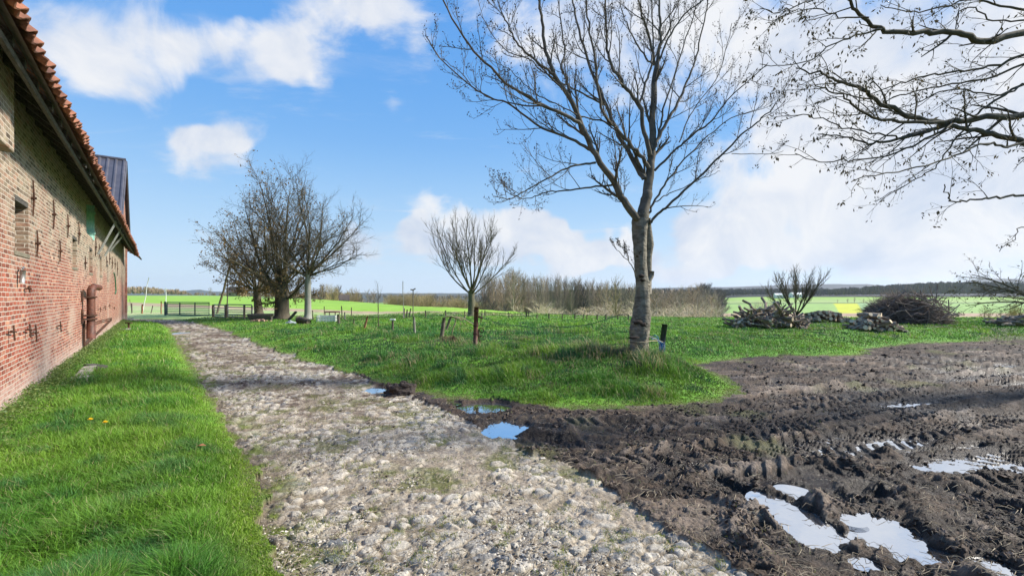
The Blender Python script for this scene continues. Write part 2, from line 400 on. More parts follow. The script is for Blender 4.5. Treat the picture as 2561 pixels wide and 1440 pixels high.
def attr_mat(name, bump=.5, sc=18., trans=0., var=.5, rough0=.95, spec=.4, dist=.02):
    m, t, out = nt(name)
    at = N(t, 'ShaderNodeAttribute'); at.attribute_name = 'col'
    tc = N(t, 'ShaderNodeTexCoord')
    no = N(t, 'ShaderNodeTexNoise'); no.inputs['Scale'].default_value = sc; no.inputs['Detail'].default_value = 7; no.inputs['Roughness'].default_value = .7
    L(t, tc.outputs['Object'], no.inputs['Vector'])
    mr = N(t, 'ShaderNodeMapRange'); mr.inputs[1].default_value = .3; mr.inputs[2].default_value = .7; mr.inputs[3].default_value = 1-var; mr.inputs[4].default_value = 1+var
    L(t, no.outputs[0], mr.inputs[0])
    hv = N(t, 'ShaderNodeHueSaturation'); L(t, mr.outputs[0], hv.inputs['Value']); L(t, at.outputs['Color'], hv.inputs['Color'])
    b = N(t, 'ShaderNodeBsdfPrincipled'); L(t, hv.outputs[0], b.inputs['Base Color']); b.inputs['Specular IOR Level'].default_value = spec
    if not trans:
        ro = N(t, 'ShaderNodeMapRange'); ro.inputs[3].default_value = rough0; ro.inputs[4].default_value = .18; L(t, at.outputs['Alpha'], ro.inputs[0])
        ad = N(t, 'ShaderNodeMath', operation='MULTIPLY_ADD'); ad.inputs[1].default_value = .5; ad.inputs[2].default_value = -.25
        L(t, no.outputs[0], ad.inputs[0]); a2 = N(t, 'ShaderNodeMath', operation='ADD', use_clamp=True); L(t, ad.outputs[0], a2.inputs[0]); L(t, ro.outputs[0], a2.inputs[1])
        L(t, a2.outputs[0], b.inputs['Roughness'])
    else: b.inputs['Roughness'].default_value = rough0
    if bump:
        bp = N(t, 'ShaderNodeBump'); bp.inputs['Strength'].default_value = bump; bp.inputs['Distance'].default_value = dist
        L(t, no.outputs[0], bp.inputs['Height']); L(t, bp.outputs[0], b.inputs['Normal'])
    if trans:
        tr = N(t, 'ShaderNodeBsdfTranslucent'); L(t, hv.outputs[0], tr.inputs[0]); mx = N(t, 'ShaderNodeMixShader'); mx.inputs[0].default_value = trans
        L(t, b.outputs[0], mx.inputs[1]); L(t, tr.outputs[0], mx.inputs[2]); L(t, mx.outputs[0], out.inputs[0])
    else: L(t, b.outputs[0], out.inputs[0])
    return m
# ------------------------------------------------------------------ camera, sun, sky, air
cam = bpy.data.cameras.new('camera'); co = bpy.data.objects.new('camera', cam); C.objects.link(co); S.camera = co
co.location = (0, 0, CAMZ); co.rotation_euler = (R(90), 0, 0)
cam.sensor_width = 36; cam.lens = F/2561*36; cam.shift_y = 15/2561; cam.clip_end = 12000; cam.clip_start = .05
SUN_AZ, SUN_EL = 84., 36.       # degrees right of the view direction, above the horizon
sd = Vector((math.sin(R(SUN_AZ))*math.cos(R(SUN_EL)), math.cos(R(SUN_AZ))*math.cos(R(SUN_EL)), math.sin(R(SUN_EL))))
sun = bpy.data.lights.new('sun', 'SUN'); sun.energy = 4.7; sun.angle = R(7.); sun.color = (1, .93, .82)
so = bpy.data.objects.new('sun', sun); C.objects.link(so); so.rotation_euler = sd.to_track_quat('Z', 'Y').to_euler()
W = bpy.data.worlds.new('World'); S.world = W; W.use_nodes = True; t = W.node_tree; t.nodes.clear()
wo = N(t, 'ShaderNodeOutputWorld'); bg = N(t, 'ShaderNodeBackground'); bg.inputs[1].default_value = .10; L(t, bg.outputs[0], wo.inputs[0])
sk = N(t, 'ShaderNodeTexSky'); sk.sky_type = 'NISHITA'; sk.sun_disc = False; sk.sun_elevation = R(SUN_EL); sk.sun_rotation = R(SUN_AZ); sk.altitude = 100; sk.air_density = 1.; sk.dust_density = .6; sk.ozone_density = 2.2
tc = N(t, 'ShaderNodeTexCoord'); D = tc.outputs['Generated']
def M2(op, a, b=None, c=None, clamp=False):
    n = N(t, 'ShaderNodeMath', operation=op, use_clamp=clamp)
    for i, v in enumerate((a, b, c)):
        if v is None: continue
        if isinstance(v, (int, float)): n.inputs[i].default_value = v
        else: L(t, v, n.inputs[i])
    return n.outputs[0]
def VM(op, a, b=None):
    n = N(t, 'ShaderNodeVectorMath', operation=op)
    L(t, a, n.inputs[0])
    if b is not None:
        if isinstance(b, (tuple, list)): n.inputs[1].default_value = b
        else: L(t, b, n.inputs[1])
    return n
def NOI(vec, sc, det=8, rough=.55, dist=0.):
    n = N(t, 'ShaderNodeTexNoise'); n.inputs['Scale'].default_value = sc; n.inputs['Detail'].default_value = det; n.inputs['Roughness'].default_value = rough; n.inputs['Distortion'].default_value = dist
    L(t, vec, n.inputs['Vector']); return n
sep = N(t, 'ShaderNodeSeparateXYZ'); L(t, D, sep.inputs[0])
zz = M2('ADD', M2('MAXIMUM', sep.outputs[2], 0.), .16)
cmb = N(t, 'ShaderNodeCombineXYZ'); L(t, M2('DIVIDE', sep.outputs[0], zz), cmb.inputs[0]); L(t, M2('DIVIDE', sep.outputs[1], zz), cmb.inputs[1])
flat = cmb.outputs[0]
warp = NOI(D, 5., 3, .5); wsub = VM('SUBTRACT', warp.outputs['Color'], (.5, .5, .5)); wsc = N(t, 'ShaderNodeVectorMath', operation='SCALE'); L(t, wsub.outputs[0], wsc.inputs[0]); wsc.inputs['Scale'].default_value = .28
Dw = VM('ADD', D, wsc.outputs[0]).outputs[0]
def blob(px, py, rpx, w, sx=1.):
    d = Vector((px-CX, F, HY-py)).normalized(); rad = rpx/F*(d.y)   # angular size
    sub = VM('SUBTRACT', Dw, tuple(d)); scn = VM('MULTIPLY', sub.outputs[0], (1., 1., sx)); ln = VM('LENGTH', scn.outputs[0]).outputs['Value']
    q = N(t, 'ShaderNodeMapRange', interpolation_type='SMOOTHSTEP'); q.inputs[1].default_value = rad; q.inputs[2].default_value = rad*.15; q.inputs[3].default_value = 0; q.inputs[4].default_value = w
    L(t, ln, q.inputs[0]); return q.outputs[0]
CL = [(1985,185,230,.8,1.),(1900,-250,420,.95,1.),(2450,-450,500,.9,1.),(1450,-550,420,.7,1.),(2700,150,400,.7,1.),(1100,650,260,.6,4.),(1700,670,300,.6,4.),(2200,660,350,.5,4.),(330,60,260,.35,1.),(820,110,200,.45,1.6),(480,60,190,.75,1.2),(640,170,230,.85,1.5),(760,210,150,.5,1.8),(470,400,110,1.,.8),(550,345,110,.95,1.8),(180,120,240,.4,1.2),(300,170,140,.6,1),(120,40,220,.35,1),  # blobs above the view are unseen clouds, added to whiten puddle reflections
      (900,20,200,.5,1.6),(1000,60,150,.6,1),(1300,30,300,.45,1.4),(1620,90,330,.5,1.),(1100,482,60,.6,2.),
      (2000,530,330,.85,1.5),(2320,420,400,.75,1.2),(2560,160,260,.6,1.),(2150,650,400,.6,2.4),(1780,560,150,.8,1.7),(2700,500,500,.6,1.),(1720,290,200,.5,1.2),(1900,400,150,.6,1.),
      (1180,575,240,1.25,2.4),(1360,610,230,1.35,2.6),(960,605,170,1.,2.6),(1500,610,220,1.25,3.),(1800,640,240,.7,3.),(1400,560,90,.6,2.),(620,590,220,.25,3.),(1050,660,260,.5,3.5),(2080,180,300,.75,1.2),(2300,90,220,.45,1.2),(1800,40,200,.5,1.2),(740,255,70,.5,1.),(910,240,45,.7,.8)]
acc = None
for b_ in CL:
    o_ = blob(*b_); acc = o_ if acc is None else M2('ADD', acc, o_)
n1 = NOI(D, 4.6, 12, .63, .6).outputs[0]; n2 = NOI(flat, 1.1, 9, .6, .3).outputs[0]
den = M2('ADD', M2('MULTIPLY', acc, .66), M2('ADD', M2('MULTIPLY', n1, 1.75), M2('MULTIPLY', n2, .5)))
cm = N(t, 'ShaderNodeMapRange', interpolation_type='SMOOTHSTEP'); cm.inputs[1].default_value = 1.30; cm.inputs[2].default_value = 1.78; L(t, den, cm.inputs[0])
n3 = NOI(VM('MULTIPLY', flat, (1., 2.2, 1.)).outputs[0], 1.6, 12, .68, .8).outputs[0]
ws = N(t, 'ShaderNodeMapRange', interpolation_type='SMOOTHSTEP'); ws.inputs[1].default_value = 1.22; ws.inputs[2].default_value = 2.05; ws.inputs[4].default_value = .62; L(t, M2('ADD', M2('MULTIPLY', acc, .5), M2('MULTIPLY', n3, 2.2)), ws.inputs[0])
dens = M2('ADD', cm.outputs[0], M2('MULTIPLY', ws.outputs[0], M2('SUBTRACT', 1., cm.outputs[0])), None, True)
# thin veil near the horizon
veil = N(t, 'ShaderNodeMapRange'); veil.inputs[1].default_value = .42; veil.inputs[2].default_value = 0.; veil.inputs[3].default_value = 0; veil.inputs[4].default_value = .6; L(t, sep.outputs[2], veil.inputs[0])
veil2 = M2('MULTIPLY', veil.outputs[0], M2('MULTIPLY', veil.outputs[0], 1.15))
shade = NOI(VM('ADD', D, (.03, -.02, .045)).outputs[0], 6.5, 9, .6, .5).outputs[0]
shr = N(t, 'ShaderNodeMapRange'); shr.inputs[1].default_value = .40; shr.inputs[2].default_value = .66; L(t, shade, shr.inputs[0])
ccol = N(t, 'ShaderNodeMix', data_type='RGBA'); ccol.inputs[6].default_value = (5.35, 5.45, 5.7, 1); ccol.inputs[7].default_value = (3.7, 4.2, 5.15, 1); L(t, shr.outputs[0], ccol.inputs[0])
hor = ramp(t, sep.outputs[2], [(0., (.38,.48,.60)), (.13, (.22,.39,.58)), (.3, (.105,.285,.57)), (.62, (.048,.20,.53))])
hor.color_ramp.interpolation = 'B_SPLINE'
hsc = N(t, 'ShaderNodeVectorMath', operation='SCALE'); hsc.inputs['Scale'].default_value = 10; L(t, hor.outputs[0], hsc.inputs[0])
hor2 = N(t, 'ShaderNodeMix', data_type='RGBA'); hor2.inputs[0].default_value = .12; L(t, hsc.outputs[0], hor2.inputs[6]); L(t, sk.outputs[0], hor2.inputs[7]); hor2.clamp_result = False
tint = hor2
mv = N(t, 'ShaderNodeMix', data_type='RGBA'); L(t, veil2, mv.inputs[0]); L(t, tint.outputs[2], mv.inputs[6]); mv.inputs[7].default_value = (4.9, 5.5, 6.2, 1)
mc_ = N(t, 'ShaderNodeMix', data_type='RGBA'); L(t, dens, mc_.inputs[0]); L(t, mv.outputs[2], mc_.inputs[6]); L(t, ccol.outputs[2], mc_.inputs[7])
L(t, mc_.outputs[2], bg.inputs[0])
W.cycles.sampling_method = 'MANUAL'; W.cycles.sample_map_resolution = 1024
vs = S.view_settings; S.display_settings.display_device = 'sRGB'; vs.view_transform = 'Standard'; vs.look = 'None'; vs.exposure = .72; vs.gamma = 1
S.cycles.use_denoising = True; S.render.filter_size = 1.1; S.cycles.max_bounces = 6; S.cycles.diffuse_bounces = 3; S.cycles.transparent_max_bounces = 8; S.cycles.volume_bounces = 1; S.cycles.caustics_reflective = False; S.cycles.caustics_refractive = False
S.cycles.sample_clamp_indirect = 6; S.cycles.use_adaptive_sampling = False
# air
hz, ht, hout = nt('air')
pv = N(ht, 'ShaderNodeVolumePrincipled'); pv.inputs['Color'].default_value = (.80, .88, 1., 1); pv.inputs['Density'].default_value = .0001; pv.inputs['Anisotropy'].default_value = .3
L(ht, pv.outputs[0], hout.inputs['Volume'])
tag(MB().box(-4200, 4200, -300, 4300, -25, 130).build('haze', hz), kind='stuff')
# ------------------------------------------------------------------ land
M_turf = attr_mat('turf', .6, 14., var=.45)
M_cob = attr_mat('cobble_stone', .8, 45., var=.42, rough0=.95, spec=.15, dist=.02)
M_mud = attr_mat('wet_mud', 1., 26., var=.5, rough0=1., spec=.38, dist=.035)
M_far = attr_mat('far_fields', .3, .12, var=.16)
us = np.concatenate([np.arange(-3000, -120, 14.), np.arange(-120, 2700, 3.), np.arange(2700, 6500, 12.)])
ys1 = np.concatenate([np.arange(2900, 1560, -9), np.arange(1560, 790, -1.6)]); Y1 = CAMZ*F/(ys1-HY); Y2 = Y1[-1]*np.exp(np.linspace(0, math.log(62/Y1[-1]), 120))[1:]; Y3 = 62*np.exp(np.linspace(0, math.log(4100/62), 210))[1:]
YY = np.concatenate([Y1, Y2, Y3])
Yg, Ug = np.meshgrid(YY, us, indexing='ij'); Xg = (Ug-CX)/F*Yg
z, road, mud, grass, left, edge, Yc, u_, col = terrain(Xg, Yg)
nr, ncol = Xg.shape
V = np.stack([Xg, Yg, z], -1).reshape(-1, 3)
idx = np.arange(nr*ncol).reshape(nr, ncol)
Q = np.stack([idx[:-1, :-1], idx[:-1, 1:], idx[1:, 1:], idx[1:, :-1]], -1).reshape(-1, 4)
cls = np.where(road, 1, np.where(mud, 2, 0)); cls = np.where(Yg > 62, 3, cls); cls = np.where(Yg > 1900, 4, cls)
qc = cls[:-1, :-1].ravel(); cflat = col.reshape(-1, 4)
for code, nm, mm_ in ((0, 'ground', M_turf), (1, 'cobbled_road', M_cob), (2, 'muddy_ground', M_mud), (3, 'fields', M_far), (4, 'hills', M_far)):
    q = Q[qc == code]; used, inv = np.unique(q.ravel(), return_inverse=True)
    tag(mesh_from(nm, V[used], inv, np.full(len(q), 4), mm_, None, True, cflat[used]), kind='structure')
# ground behind and beside the view
bgm = simple('soil_behind', (.05,.06,.025), (.10,.12,.04), 2.)
tag(MB().add([(-60,-60,-.12),(60,-60,-.12),(60,.95,-.12),(-60,.95,-.12)], [(0,1,2,3)]).build('ground_behind', bgm), kind='structure')
# puddles
_w = [(3.2,4.6),(4.4,3.6),(8.,3.6),(16,8),(22,14),(20,17.2),(13,16.5),(9,13.6),(5.2,11.),(4.6,8.6),(3.,7.2)]
_pw = (_w,)
pm_, pt, po = nt('puddle_water')
gl = N(pt, 'ShaderNodeBsdfGlossy'); gl.inputs['Roughness'].default_value = .02; gl.inputs[0].default_value = (.95, .97, 1, 1); df = N(pt, 'ShaderNodeBsdfDiffuse'); df.inputs[0].default_value = (.10, .085, .07, 1)
mxp = N(pt, 'ShaderNodeMixShader'); mxp.inputs[0].default_value = .84; L(pt, df.outputs[0], mxp.inputs[1]); L(pt, gl.outputs[0], mxp.inputs[2])
ptc = N(pt, 'ShaderNodeTexCoord'); pn = N(pt, 'ShaderNodeTexNoise'); pn.inputs['Scale'].default_value = 7; L(pt, ptc.outputs['Object'], pn.inputs['Vector'])
pb = N(pt, 'ShaderNodeBump'); pb.inputs['Strength'].default_value = .06; pb.inputs['Distance'].default_value = .02; L(pt, pn.outputs[0], pb.inputs['Height']); L(pt, pb.outputs[0], gl.inputs['Normal']); L(pt, mxp.outputs[0], po.inputs[0])
for ip, (px, py, a, b) in enumerate(PUDW):
    n = 40; Vp = []
    for i in range(n):
        q = 2*math.pi*i/n; k = 1.22+.05*math.sin(3*q+px)
        Vp.append((math.cos(q)*a*k, math.sin(q)*b*k, 0))
    z0 = base_height(np.array([px]), np.array([py]))[0][0]-(.05+.2*float(ss(-13,-5,np.array(px))))
    o = MB().add(Vp, [tuple(range(n))]).build('puddle', pm_, loc=(px, py, z0-.055+.0013*ip))
    tag(o, kind='structure')
MB().add([(a, b, 0) for a, b in _w], [tuple(range(len(_w)))]).build('shallow_water', pm_, loc=(0, 0, -.0705))['kind'] = 'structure'
# ------------------------------------------------------------------ turf
M_grass = attr_mat('grass_blade', 0, 3., trans=.38, var=.12, rough0=.55, spec=.35)
def blades(name, X, Y, h, w, leanv, col, parent=None):
    n = len(X); zt = terrain(X[None], Y[None], False)[0][0]-.008
    q = RNG.uniform(0, 2*np.pi, n); ln = leanv*h
    wind = .35*vn(X*.8, Y*.8, 301)+.5
    lx = np.cos(q)*ln-wind*.35*h; ly = np.sin(q)*ln
    a = RNG.uniform(0, 2*np.pi, n); wx = np.cos(a)*w*.5; wy = np.sin(a)*w*.5
    P = np.empty((n, 5, 3))
    P[:, 0] = np.stack([X-wx, Y-wy, zt], 1); P[:, 1] = np.stack([X+wx, Y+wy, zt], 1)
    mx = X+lx*.32; my = Y+ly*.32; mz = zt+h*.58
    P[:, 2] = np.stack([mx+wx*.8, my+wy*.8, mz], 1); P[:, 3] = np.stack([mx-wx*.8, my-wy*.8, mz], 1)
    P[:, 4] = np.stack([X+lx, Y+ly, zt+h*np.clip(1.02-.35*leanv, .5, 1)], 1)
    b = np.arange(n)[:, None]*5
    loops = np.concatenate([b+0, b+1, b+2, b+3, b+3, b+2, b+4], 1).ravel()
    cnt = np.tile([4, 3], n)
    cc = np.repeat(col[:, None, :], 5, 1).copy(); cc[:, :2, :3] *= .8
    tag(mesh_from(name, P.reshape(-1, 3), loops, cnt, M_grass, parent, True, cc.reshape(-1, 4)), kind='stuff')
def scatter(n, u0, u1, ya, yb, power=1.6):
    """points on the turf, thinning out with distance"""
    t_ = RNG.uniform(0, 1, n); k = 1-power
    Y = (ya**k+(yb**k-ya**k)*t_)**(1/k)
    u = RNG.uniform(u0, u1, n); return (u-CX)/F*Y, Y
def grass_cols(X, Y, left, edge, base):
    n = len(X); big = fbm(X[None]*.9, Y[None]*.9, 3, 310)[0]; med = fbm(X[None]*3.2, Y[None]*3.2, 2, 311)[0]; r = RNG.uniform(0, 1, n)
    c = np.empty((n, 4)); c[:, 3] = 0
    A = np.array([.09,.24,.025]); B = np.array([.24,.41,.045]); D_ = np.array([.045,.16,.05]); S_ = np.array([.40,.37,.18]); Yl = np.array([.25,.33,.03])
    t1 = np.clip(.5+big*.9+.35*(r-.5), 0, 1)[:, None]; c[:, :3] = A*(1-t1)+B*t1
    t2 = (ss(.05, .5, -med)*base)[:, None]; c[:, :3] = c[:, :3]*(1-t2)+D_*t2
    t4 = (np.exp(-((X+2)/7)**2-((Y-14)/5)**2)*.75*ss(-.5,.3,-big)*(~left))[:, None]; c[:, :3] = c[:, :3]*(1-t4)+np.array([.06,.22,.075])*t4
    t3 = ss(.35, .0, edge)[:, None]*.6; c[:, :3] = c[:, :3]*(1-t3)+Yl*t3
    dry = (RNG.uniform(0, 1, n) < .055+.10*ss(.1,.5,fbm(X[None]*1.4, Y[None]*1.4, 2, 312)[0])*(~left)); c[dry, :3] = S_*RNG.uniform(.7, 1.2, (dry.sum(), 1))
    c[:, :3] *= RNG.uniform(.62, 1.42, (n, 1))
    return c
# the verge between barn and track
X, Y = scatter(430000, -250, 760, 1.25, 27, 1.75)
r_ = terrain(X[None], Y[None], False); gm = r_[3][0]; lf = r_[4][0]; ed = r_[5][0]
wallx = (X+6.30)*.7927+(Y-5.66)*.609       # metres out from the barn wall
ok = gm & lf & (wallx > .02)
X, Y, ed, lf, wd = X[ok], Y[ok], ed[ok], lf[ok], wallx[ok]
cl = fbm(X[None]*2.6, Y[None]*2.6, 3, 320)[0]
h = (.075+.075*ss(-.4,.6,cl))*ss(-.05, .5, ed)*RNG.uniform(.55, 1.3, len(X))+.02; h *= 1+.5*ss(3.5, 1.5, Y)*ss(-.3,.3,cl)
w = np.maximum(.0045, .00085*Y)*RNG.uniform(.8, 1.5, len(X))
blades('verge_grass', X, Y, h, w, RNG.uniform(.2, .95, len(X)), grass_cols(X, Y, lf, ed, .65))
# meadow
X, Y = scatter(560000, -150, 2800, 6., 32, 1.55)
r_ = terrain(X[None], Y[None], False); gm = r_[3][0]; lf = r_[4][0]; ed = r_[5][0]
ok = gm & (~lf); X, Y, ed, lf = X[ok], Y[ok], ed[ok], lf[ok]
wx_ = (X+6.30)*.7927+(Y-5.66)*.609; ok = wx_ > .1; X, Y, ed, lf = X[ok], Y[ok], ed[ok], lf[ok]
cl = fbm(X[None]*1.25, Y[None]*1.7, 3, 330)[0]; md = np.exp(-(((X-MX)/1.5)**2+((Y-MY)/1.)**2))
mowed = ss(3.6, 5.5, X)*(1-ss(-3,-2,-Y))
h = (.04+.16*ss(-.1, .6, cl)*(1-.62*ss(3.2, 5., X))*(1-.6*ss(17,22,Y))*(1-.5*ss(-4,-9,X)) + .16*md*ss(-.5,.2,cl))*ss(-.1, .6, ed)*RNG.uniform(.5, 1.35, len(X))+.02
w = np.maximum(.006, .00095*Y)*RNG.uniform(.8, 1.5, len(X))
gc = grass_cols(X, Y, lf, ed, .9); tuft = np.exp(-(((X-MX+.5)/.8)**2+((Y-MY+.1)/.6)**2))+.8*np.exp(-(((X+1.2)/1.)**2+((Y-12)/.7)**2))+.6*ss(.35,.6,fbm(X[None]*2.1, Y[None]*2.5, 2, 335)[0]); dry_ = RNG.uniform(0, 1, len(X)) < tuft*.42; gc[dry_, :3] = np.array([.44,.38,.20])*RNG.uniform(.6, 1.2, (dry_.sum(), 1)); h[dry_] *= 1.35; gc[:, :3] *= (.50+.42*ss(-.4,.5,cl)+.12*ss(12,24,Y))[:, None]; blades('meadow_grass', X, Y, h, w, RNG.uniform(.2, .95, len(X)), gc)  # clump factor on the colour paints in shading between the tussocks
# moss tufts between the cobbles
X, Y = scatter(150000, 500, 2100, 2.0, 13, 1.6)
r_ = terrain(X[None], Y[None], False); rd = r_[1][0] | r_[2][0]
ms = fbm(X[None]*2.2, Y[None]*2.2, 4, 50)[0]+.15*fbm(X[None]*9, Y[None]*9, 2, 32)[0]
tf = fbm(X[None]*11, Y[None]*11, 2, 340)[0]
ok = rd & (((ms > .12) & (tf > .05)) | (tf > .34)) & (r_[0][0] > -.05) & (r_[1][0] | (RNG.uniform(0,1,len(X)) < .06)); X, Y = X[ok], Y[ok]
c_ = grass_cols(X, Y, np.ones(len(X), bool), X*0, .5); c_[:, :3] = c_[:, :3]*.35+np.array([.13,.13,.035])*RNG.uniform(.5, 1.4, (len(X), 1))
blades('moss_tufts', X, Y, RNG.uniform(.012, .045, len(X)), np.maximum(.0035, .0008*Y), RNG.uniform(.3, 1.2, len(X)), c_)

# crumbs of earth, stone chips and bits of straw lying about
def crumbs(name, X, Y, z, s, col, mat, flat=.7):
    n = len(X); O = np.array([(1,0,0),(0,1,0),(-1,0,0),(0,-1,0),(0,0,1),(0,0,-1)], float)
    P = O[None]*RNG.uniform(.55, 1.3, (n, 6, 1))*s[:, None, None]; P += RNG.normal(0, .18, (n, 6, 3))*s[:, None, None]; P[:, :, 2] *= flat
    a = RNG.uniform(0, 6.28, n); ca, sa = np.cos(a)[:, None], np.sin(a)[:, None]
    x_ = P[:, :, 0]*ca-P[:, :, 1]*sa; y_ = P[:, :, 0]*sa+P[:, :, 1]*ca; P[:, :, 0] = x_+X[:, None]; P[:, :, 1] = y_+Y[:, None]; P[:, :, 2] += (z+s*.15)[:, None]
    Ft = np.array([(0,1,4),(1,2,4),(2,3,4),(3,0,4),(1,0,5),(2,1,5),(3,2,5),(0,3,5)]); Fc = (np.arange(n)[:, None, None]*6+Ft[None]).reshape(-1)
    tag(mesh_from(name, P.reshape(-1, 3), Fc, np.full(n*8, 3), mat, None, False, np.repeat(col, 6, 0)), kind='stuff')
M_crumb = attr_mat('crumb', .5, 60., var=.35, rough0=.95, spec=.3, dist=.006)
X, Y = scatter(150000, 560, 2900, 1.9, 21, 1.7)
r_ = terrain(X[None], Y[None], False); z_ = r_[0][0]; rd = r_[1][0]; md_ = r_[2][0]
cl = fbm(X[None]*2.2, Y[None]*2.6, 3, 350)[0]
ok = md_ & (RNG.uniform(-.2, .75, len(X)) < cl) & (z_ > -.06); Xm, Ym, zm_ = X[ok], Y[ok], z_[ok]
s = RNG.gamma(2.2, .0044, len(Xm))*np.clip(.55+Ym*.09, .6, 1.7)+.003; cc = np.zeros((len(Xm), 4)); t_ = RNG.uniform(0, 1, (len(Xm), 1))**1.6
cc[:, :3] = np.array([.022,.014,.010])*(1-t_)+np.array([.17,.13,.10])*t_; cc[:, 3] = .25*RNG.uniform(0, 1, len(Xm)); crumbs('mud_crumbs', Xm, Ym, zm_, s, cc, M_crumb)
ok = rd & (RNG.uniform(-.15, .9, len(X)) < cl) & (z_ > -.06); Xm, Ym, zm_ = X[ok], Y[ok], z_[ok]
s = RNG.gamma(1.7, .0034, len(Xm))*np.clip(.6+Ym*.1, .6, 1.8)+.002; cc = np.zeros((len(Xm), 4)); t_ = RNG.uniform(0, 1, (len(Xm), 1)); dk_ = (RNG.uniform(0, 1, len(Xm)) < .25+.45*ss(4, 9, Ym))[:, None]
cc[:, :3] = np.where(dk_, np.array([.05,.036,.026])+.06*t_, np.array([.27,.24,.19])*(1-t_)+np.array([.62,.56,.46])*t_); crumbs('stone_chips', Xm, Ym, zm_, s, cc, M_crumb, .5)
# straw and twigs
X, Y = scatter(9000, 400, 2900, 2., 16, 1.6); r_ = terrain(X[None], Y[None], False); ok = ((r_[1][0]) | (r_[2][0])) & (r_[0][0] > -.05); X, Y, z_ = X[ok], Y[ok], r_[0][0][ok]
T = Tubes()
for a, b, c_ in zip(X, Y, z_):
    q = random.uniform(0, 6.28); l_ = random.uniform(.03, .11)*(1+b*.04); dz_ = random.uniform(0, .02); r0 = random.uniform(.0008, .0018)*(1+b*.12)
    T.add([(a, b, c_+.012), (a+math.cos(q)*l_*.5, b+math.sin(q)*l_*.5, c_+.02+dz_), (a+math.cos(q+.3)*l_, b+math.sin(q+.3)*l_, c_+.012+dz_*.5)], [r0, r0, r0*.6], 3)
T.build('straw_litter', simple('straw_litter', (.10,.07,.045), (.48,.40,.27), 3., .9, 0))['kind'] = 'stuff'
# low weeds along the foot of the barn wall and dead leaves in the verge
t_ = RNG.uniform(-4, 24, 26000); d_ = np.abs(RNG.gamma(1.6, .13, len(t_)))*(.5+.5*ss(-.3,.4,fbm(t_[None]*.9, t_[None]*0, 2, 360)[0])); X = -6.30-.609*t_+.7927*(d_+.02); Y = 5.66+.7927*t_+.609*(d_+.02)
ok = (Y > 1.2) & (X < np.interp(Y, [0, 8, 27], [-3, -5.5, -20.5])); X, Y, d_ = X[ok], Y[ok], d_[ok]; zt = terrain(X[None], Y[None], False)[0][0]
hh = RNG.uniform(.02, .20, len(X))*np.exp(-d_*1.6); n = len(X); sz = RNG.uniform(.012, .032, n)
dr = RNG.normal(size=(n, 3)); dr[:, 2] = np.abs(dr[:, 2])*.4; dr /= np.linalg.norm(dr, axis=1, keepdims=True); e_ = np.cross(dr, RNG.normal(size=(n, 3))); e_ /= np.linalg.norm(e_, axis=1, keepdims=True); cn = np.stack([X, Y, zt+hh], 1); s3 = sz[:, None]
V_ = np.stack([cn, cn+dr*s3*.6+e_*s3*.45, cn+dr*s3*1.3, cn+dr*s3*.6-e_*s3*.45], 1).reshape(-1, 3); cc = np.zeros((n, 4)); t_ = RNG.uniform(0, 1, (n, 1)); cc[:, :3] = np.array([.06,.13,.025])*(1-t_)+np.array([.24,.30,.09])*t_
tag(mesh_from('wall_foot_weeds', V_, np.arange(4*n), np.full(n, 4), M_grass, None, False, np.repeat(cc, 4, 0)), kind='stuff')
# ------------------------------------------------------------------ trees
def bark(name, c1, c2, sc=6., bump=.6, stretch=(1,1,.35)): return simple(name, c1, c2, sc, .9, bump, stretch=stretch, obj=False)
M_bark_main = simple('grey_green_bark', (.06,.05,.032), (.30,.27,.205), 5., .85, 1., stretch=(1,1,2.2), obj=False, bscale=14)
M_limb = simple('limb_bark', (.045,.04,.022), (.10,.085,.05), 6., .9, .3, obj=False)
M_bark_dark = bark('dark_rough_bark', (.035,.028,.02), (.11,.09,.06), 7.)
M_bark_pale = bark('smooth_pale_bark', (.20,.20,.17), (.34,.33,.29), 4., .2)
M_bark_willow = bark('willow_bark', (.07,.065,.04), (.17,.15,.09), 8.)
M_twig_brown = simple('brown_twigs', (.10,.07,.045), (.17,.125,.08), 3., .9, 0)
M_twig_pink = simple('sandy_twigs', (.25,.19,.13), (.40,.31,.22), 3., .9, 0)
M_twig_grey = simple('grey_twigs', (.10,.09,.08), (.18,.16,.14), 3., .9, 0)
M_leaf_brown = simple('dry_brown_leaves', (.13,.08,.03), (.26,.17,.06), 9., .8, 0, trans=.3, obj=False)
M_bud = simple('buds', (.035,.025,.018), (.07,.05,.03), 9., .9, 0, obj=False)
M_leaf_young = simple('small_hanging_leaves', (.045,.04,.02), (.11,.085,.03), 9., .8, 0, trans=.25, obj=False)
def rot_about(d, ax, a):
    return (Matrix.Rotation(a, 3, ax) @ d)
def perp(d, phi):
    a = d.cross(Vector((0,0,1)) if abs(d.z) < .95 else Vector((1,0,0))).normalized()
    return rot_about(a, d, phi)
def grow(T, p, d, Ln, r, lev, pr):
    """one branch and everything on it; pr holds one entry per level"""
    k = pr[min(lev, len(pr)-1)]
    n = k['n']; P = [tuple(p)]; rr = [r]; st = Ln/(n-1); dd = d.copy(); pts = [(p.copy(), dd.copy(), r)]
    end = r*k.get('taper', .35)
    for i in range(1, n):
        w = k.get('wig', .15)
        dd = (dd+Vector((random.gauss(0, w), random.gauss(0, w), random.gauss(0, w)+k.get('up', .1)))).normalized()
        p = p+dd*st; q = r+(end-r)*i/(n-1); P.append(tuple(p)); rr.append(q); pts.append((p.copy(), dd.copy(), q))
    T.add(P, rr, k.get('k', 5))
    if lev+1 < len(pr): spawn(T, pts, Ln, lev, pr)
    else: T.tips.append((P[-1], P[-2])); T.all.append(P)
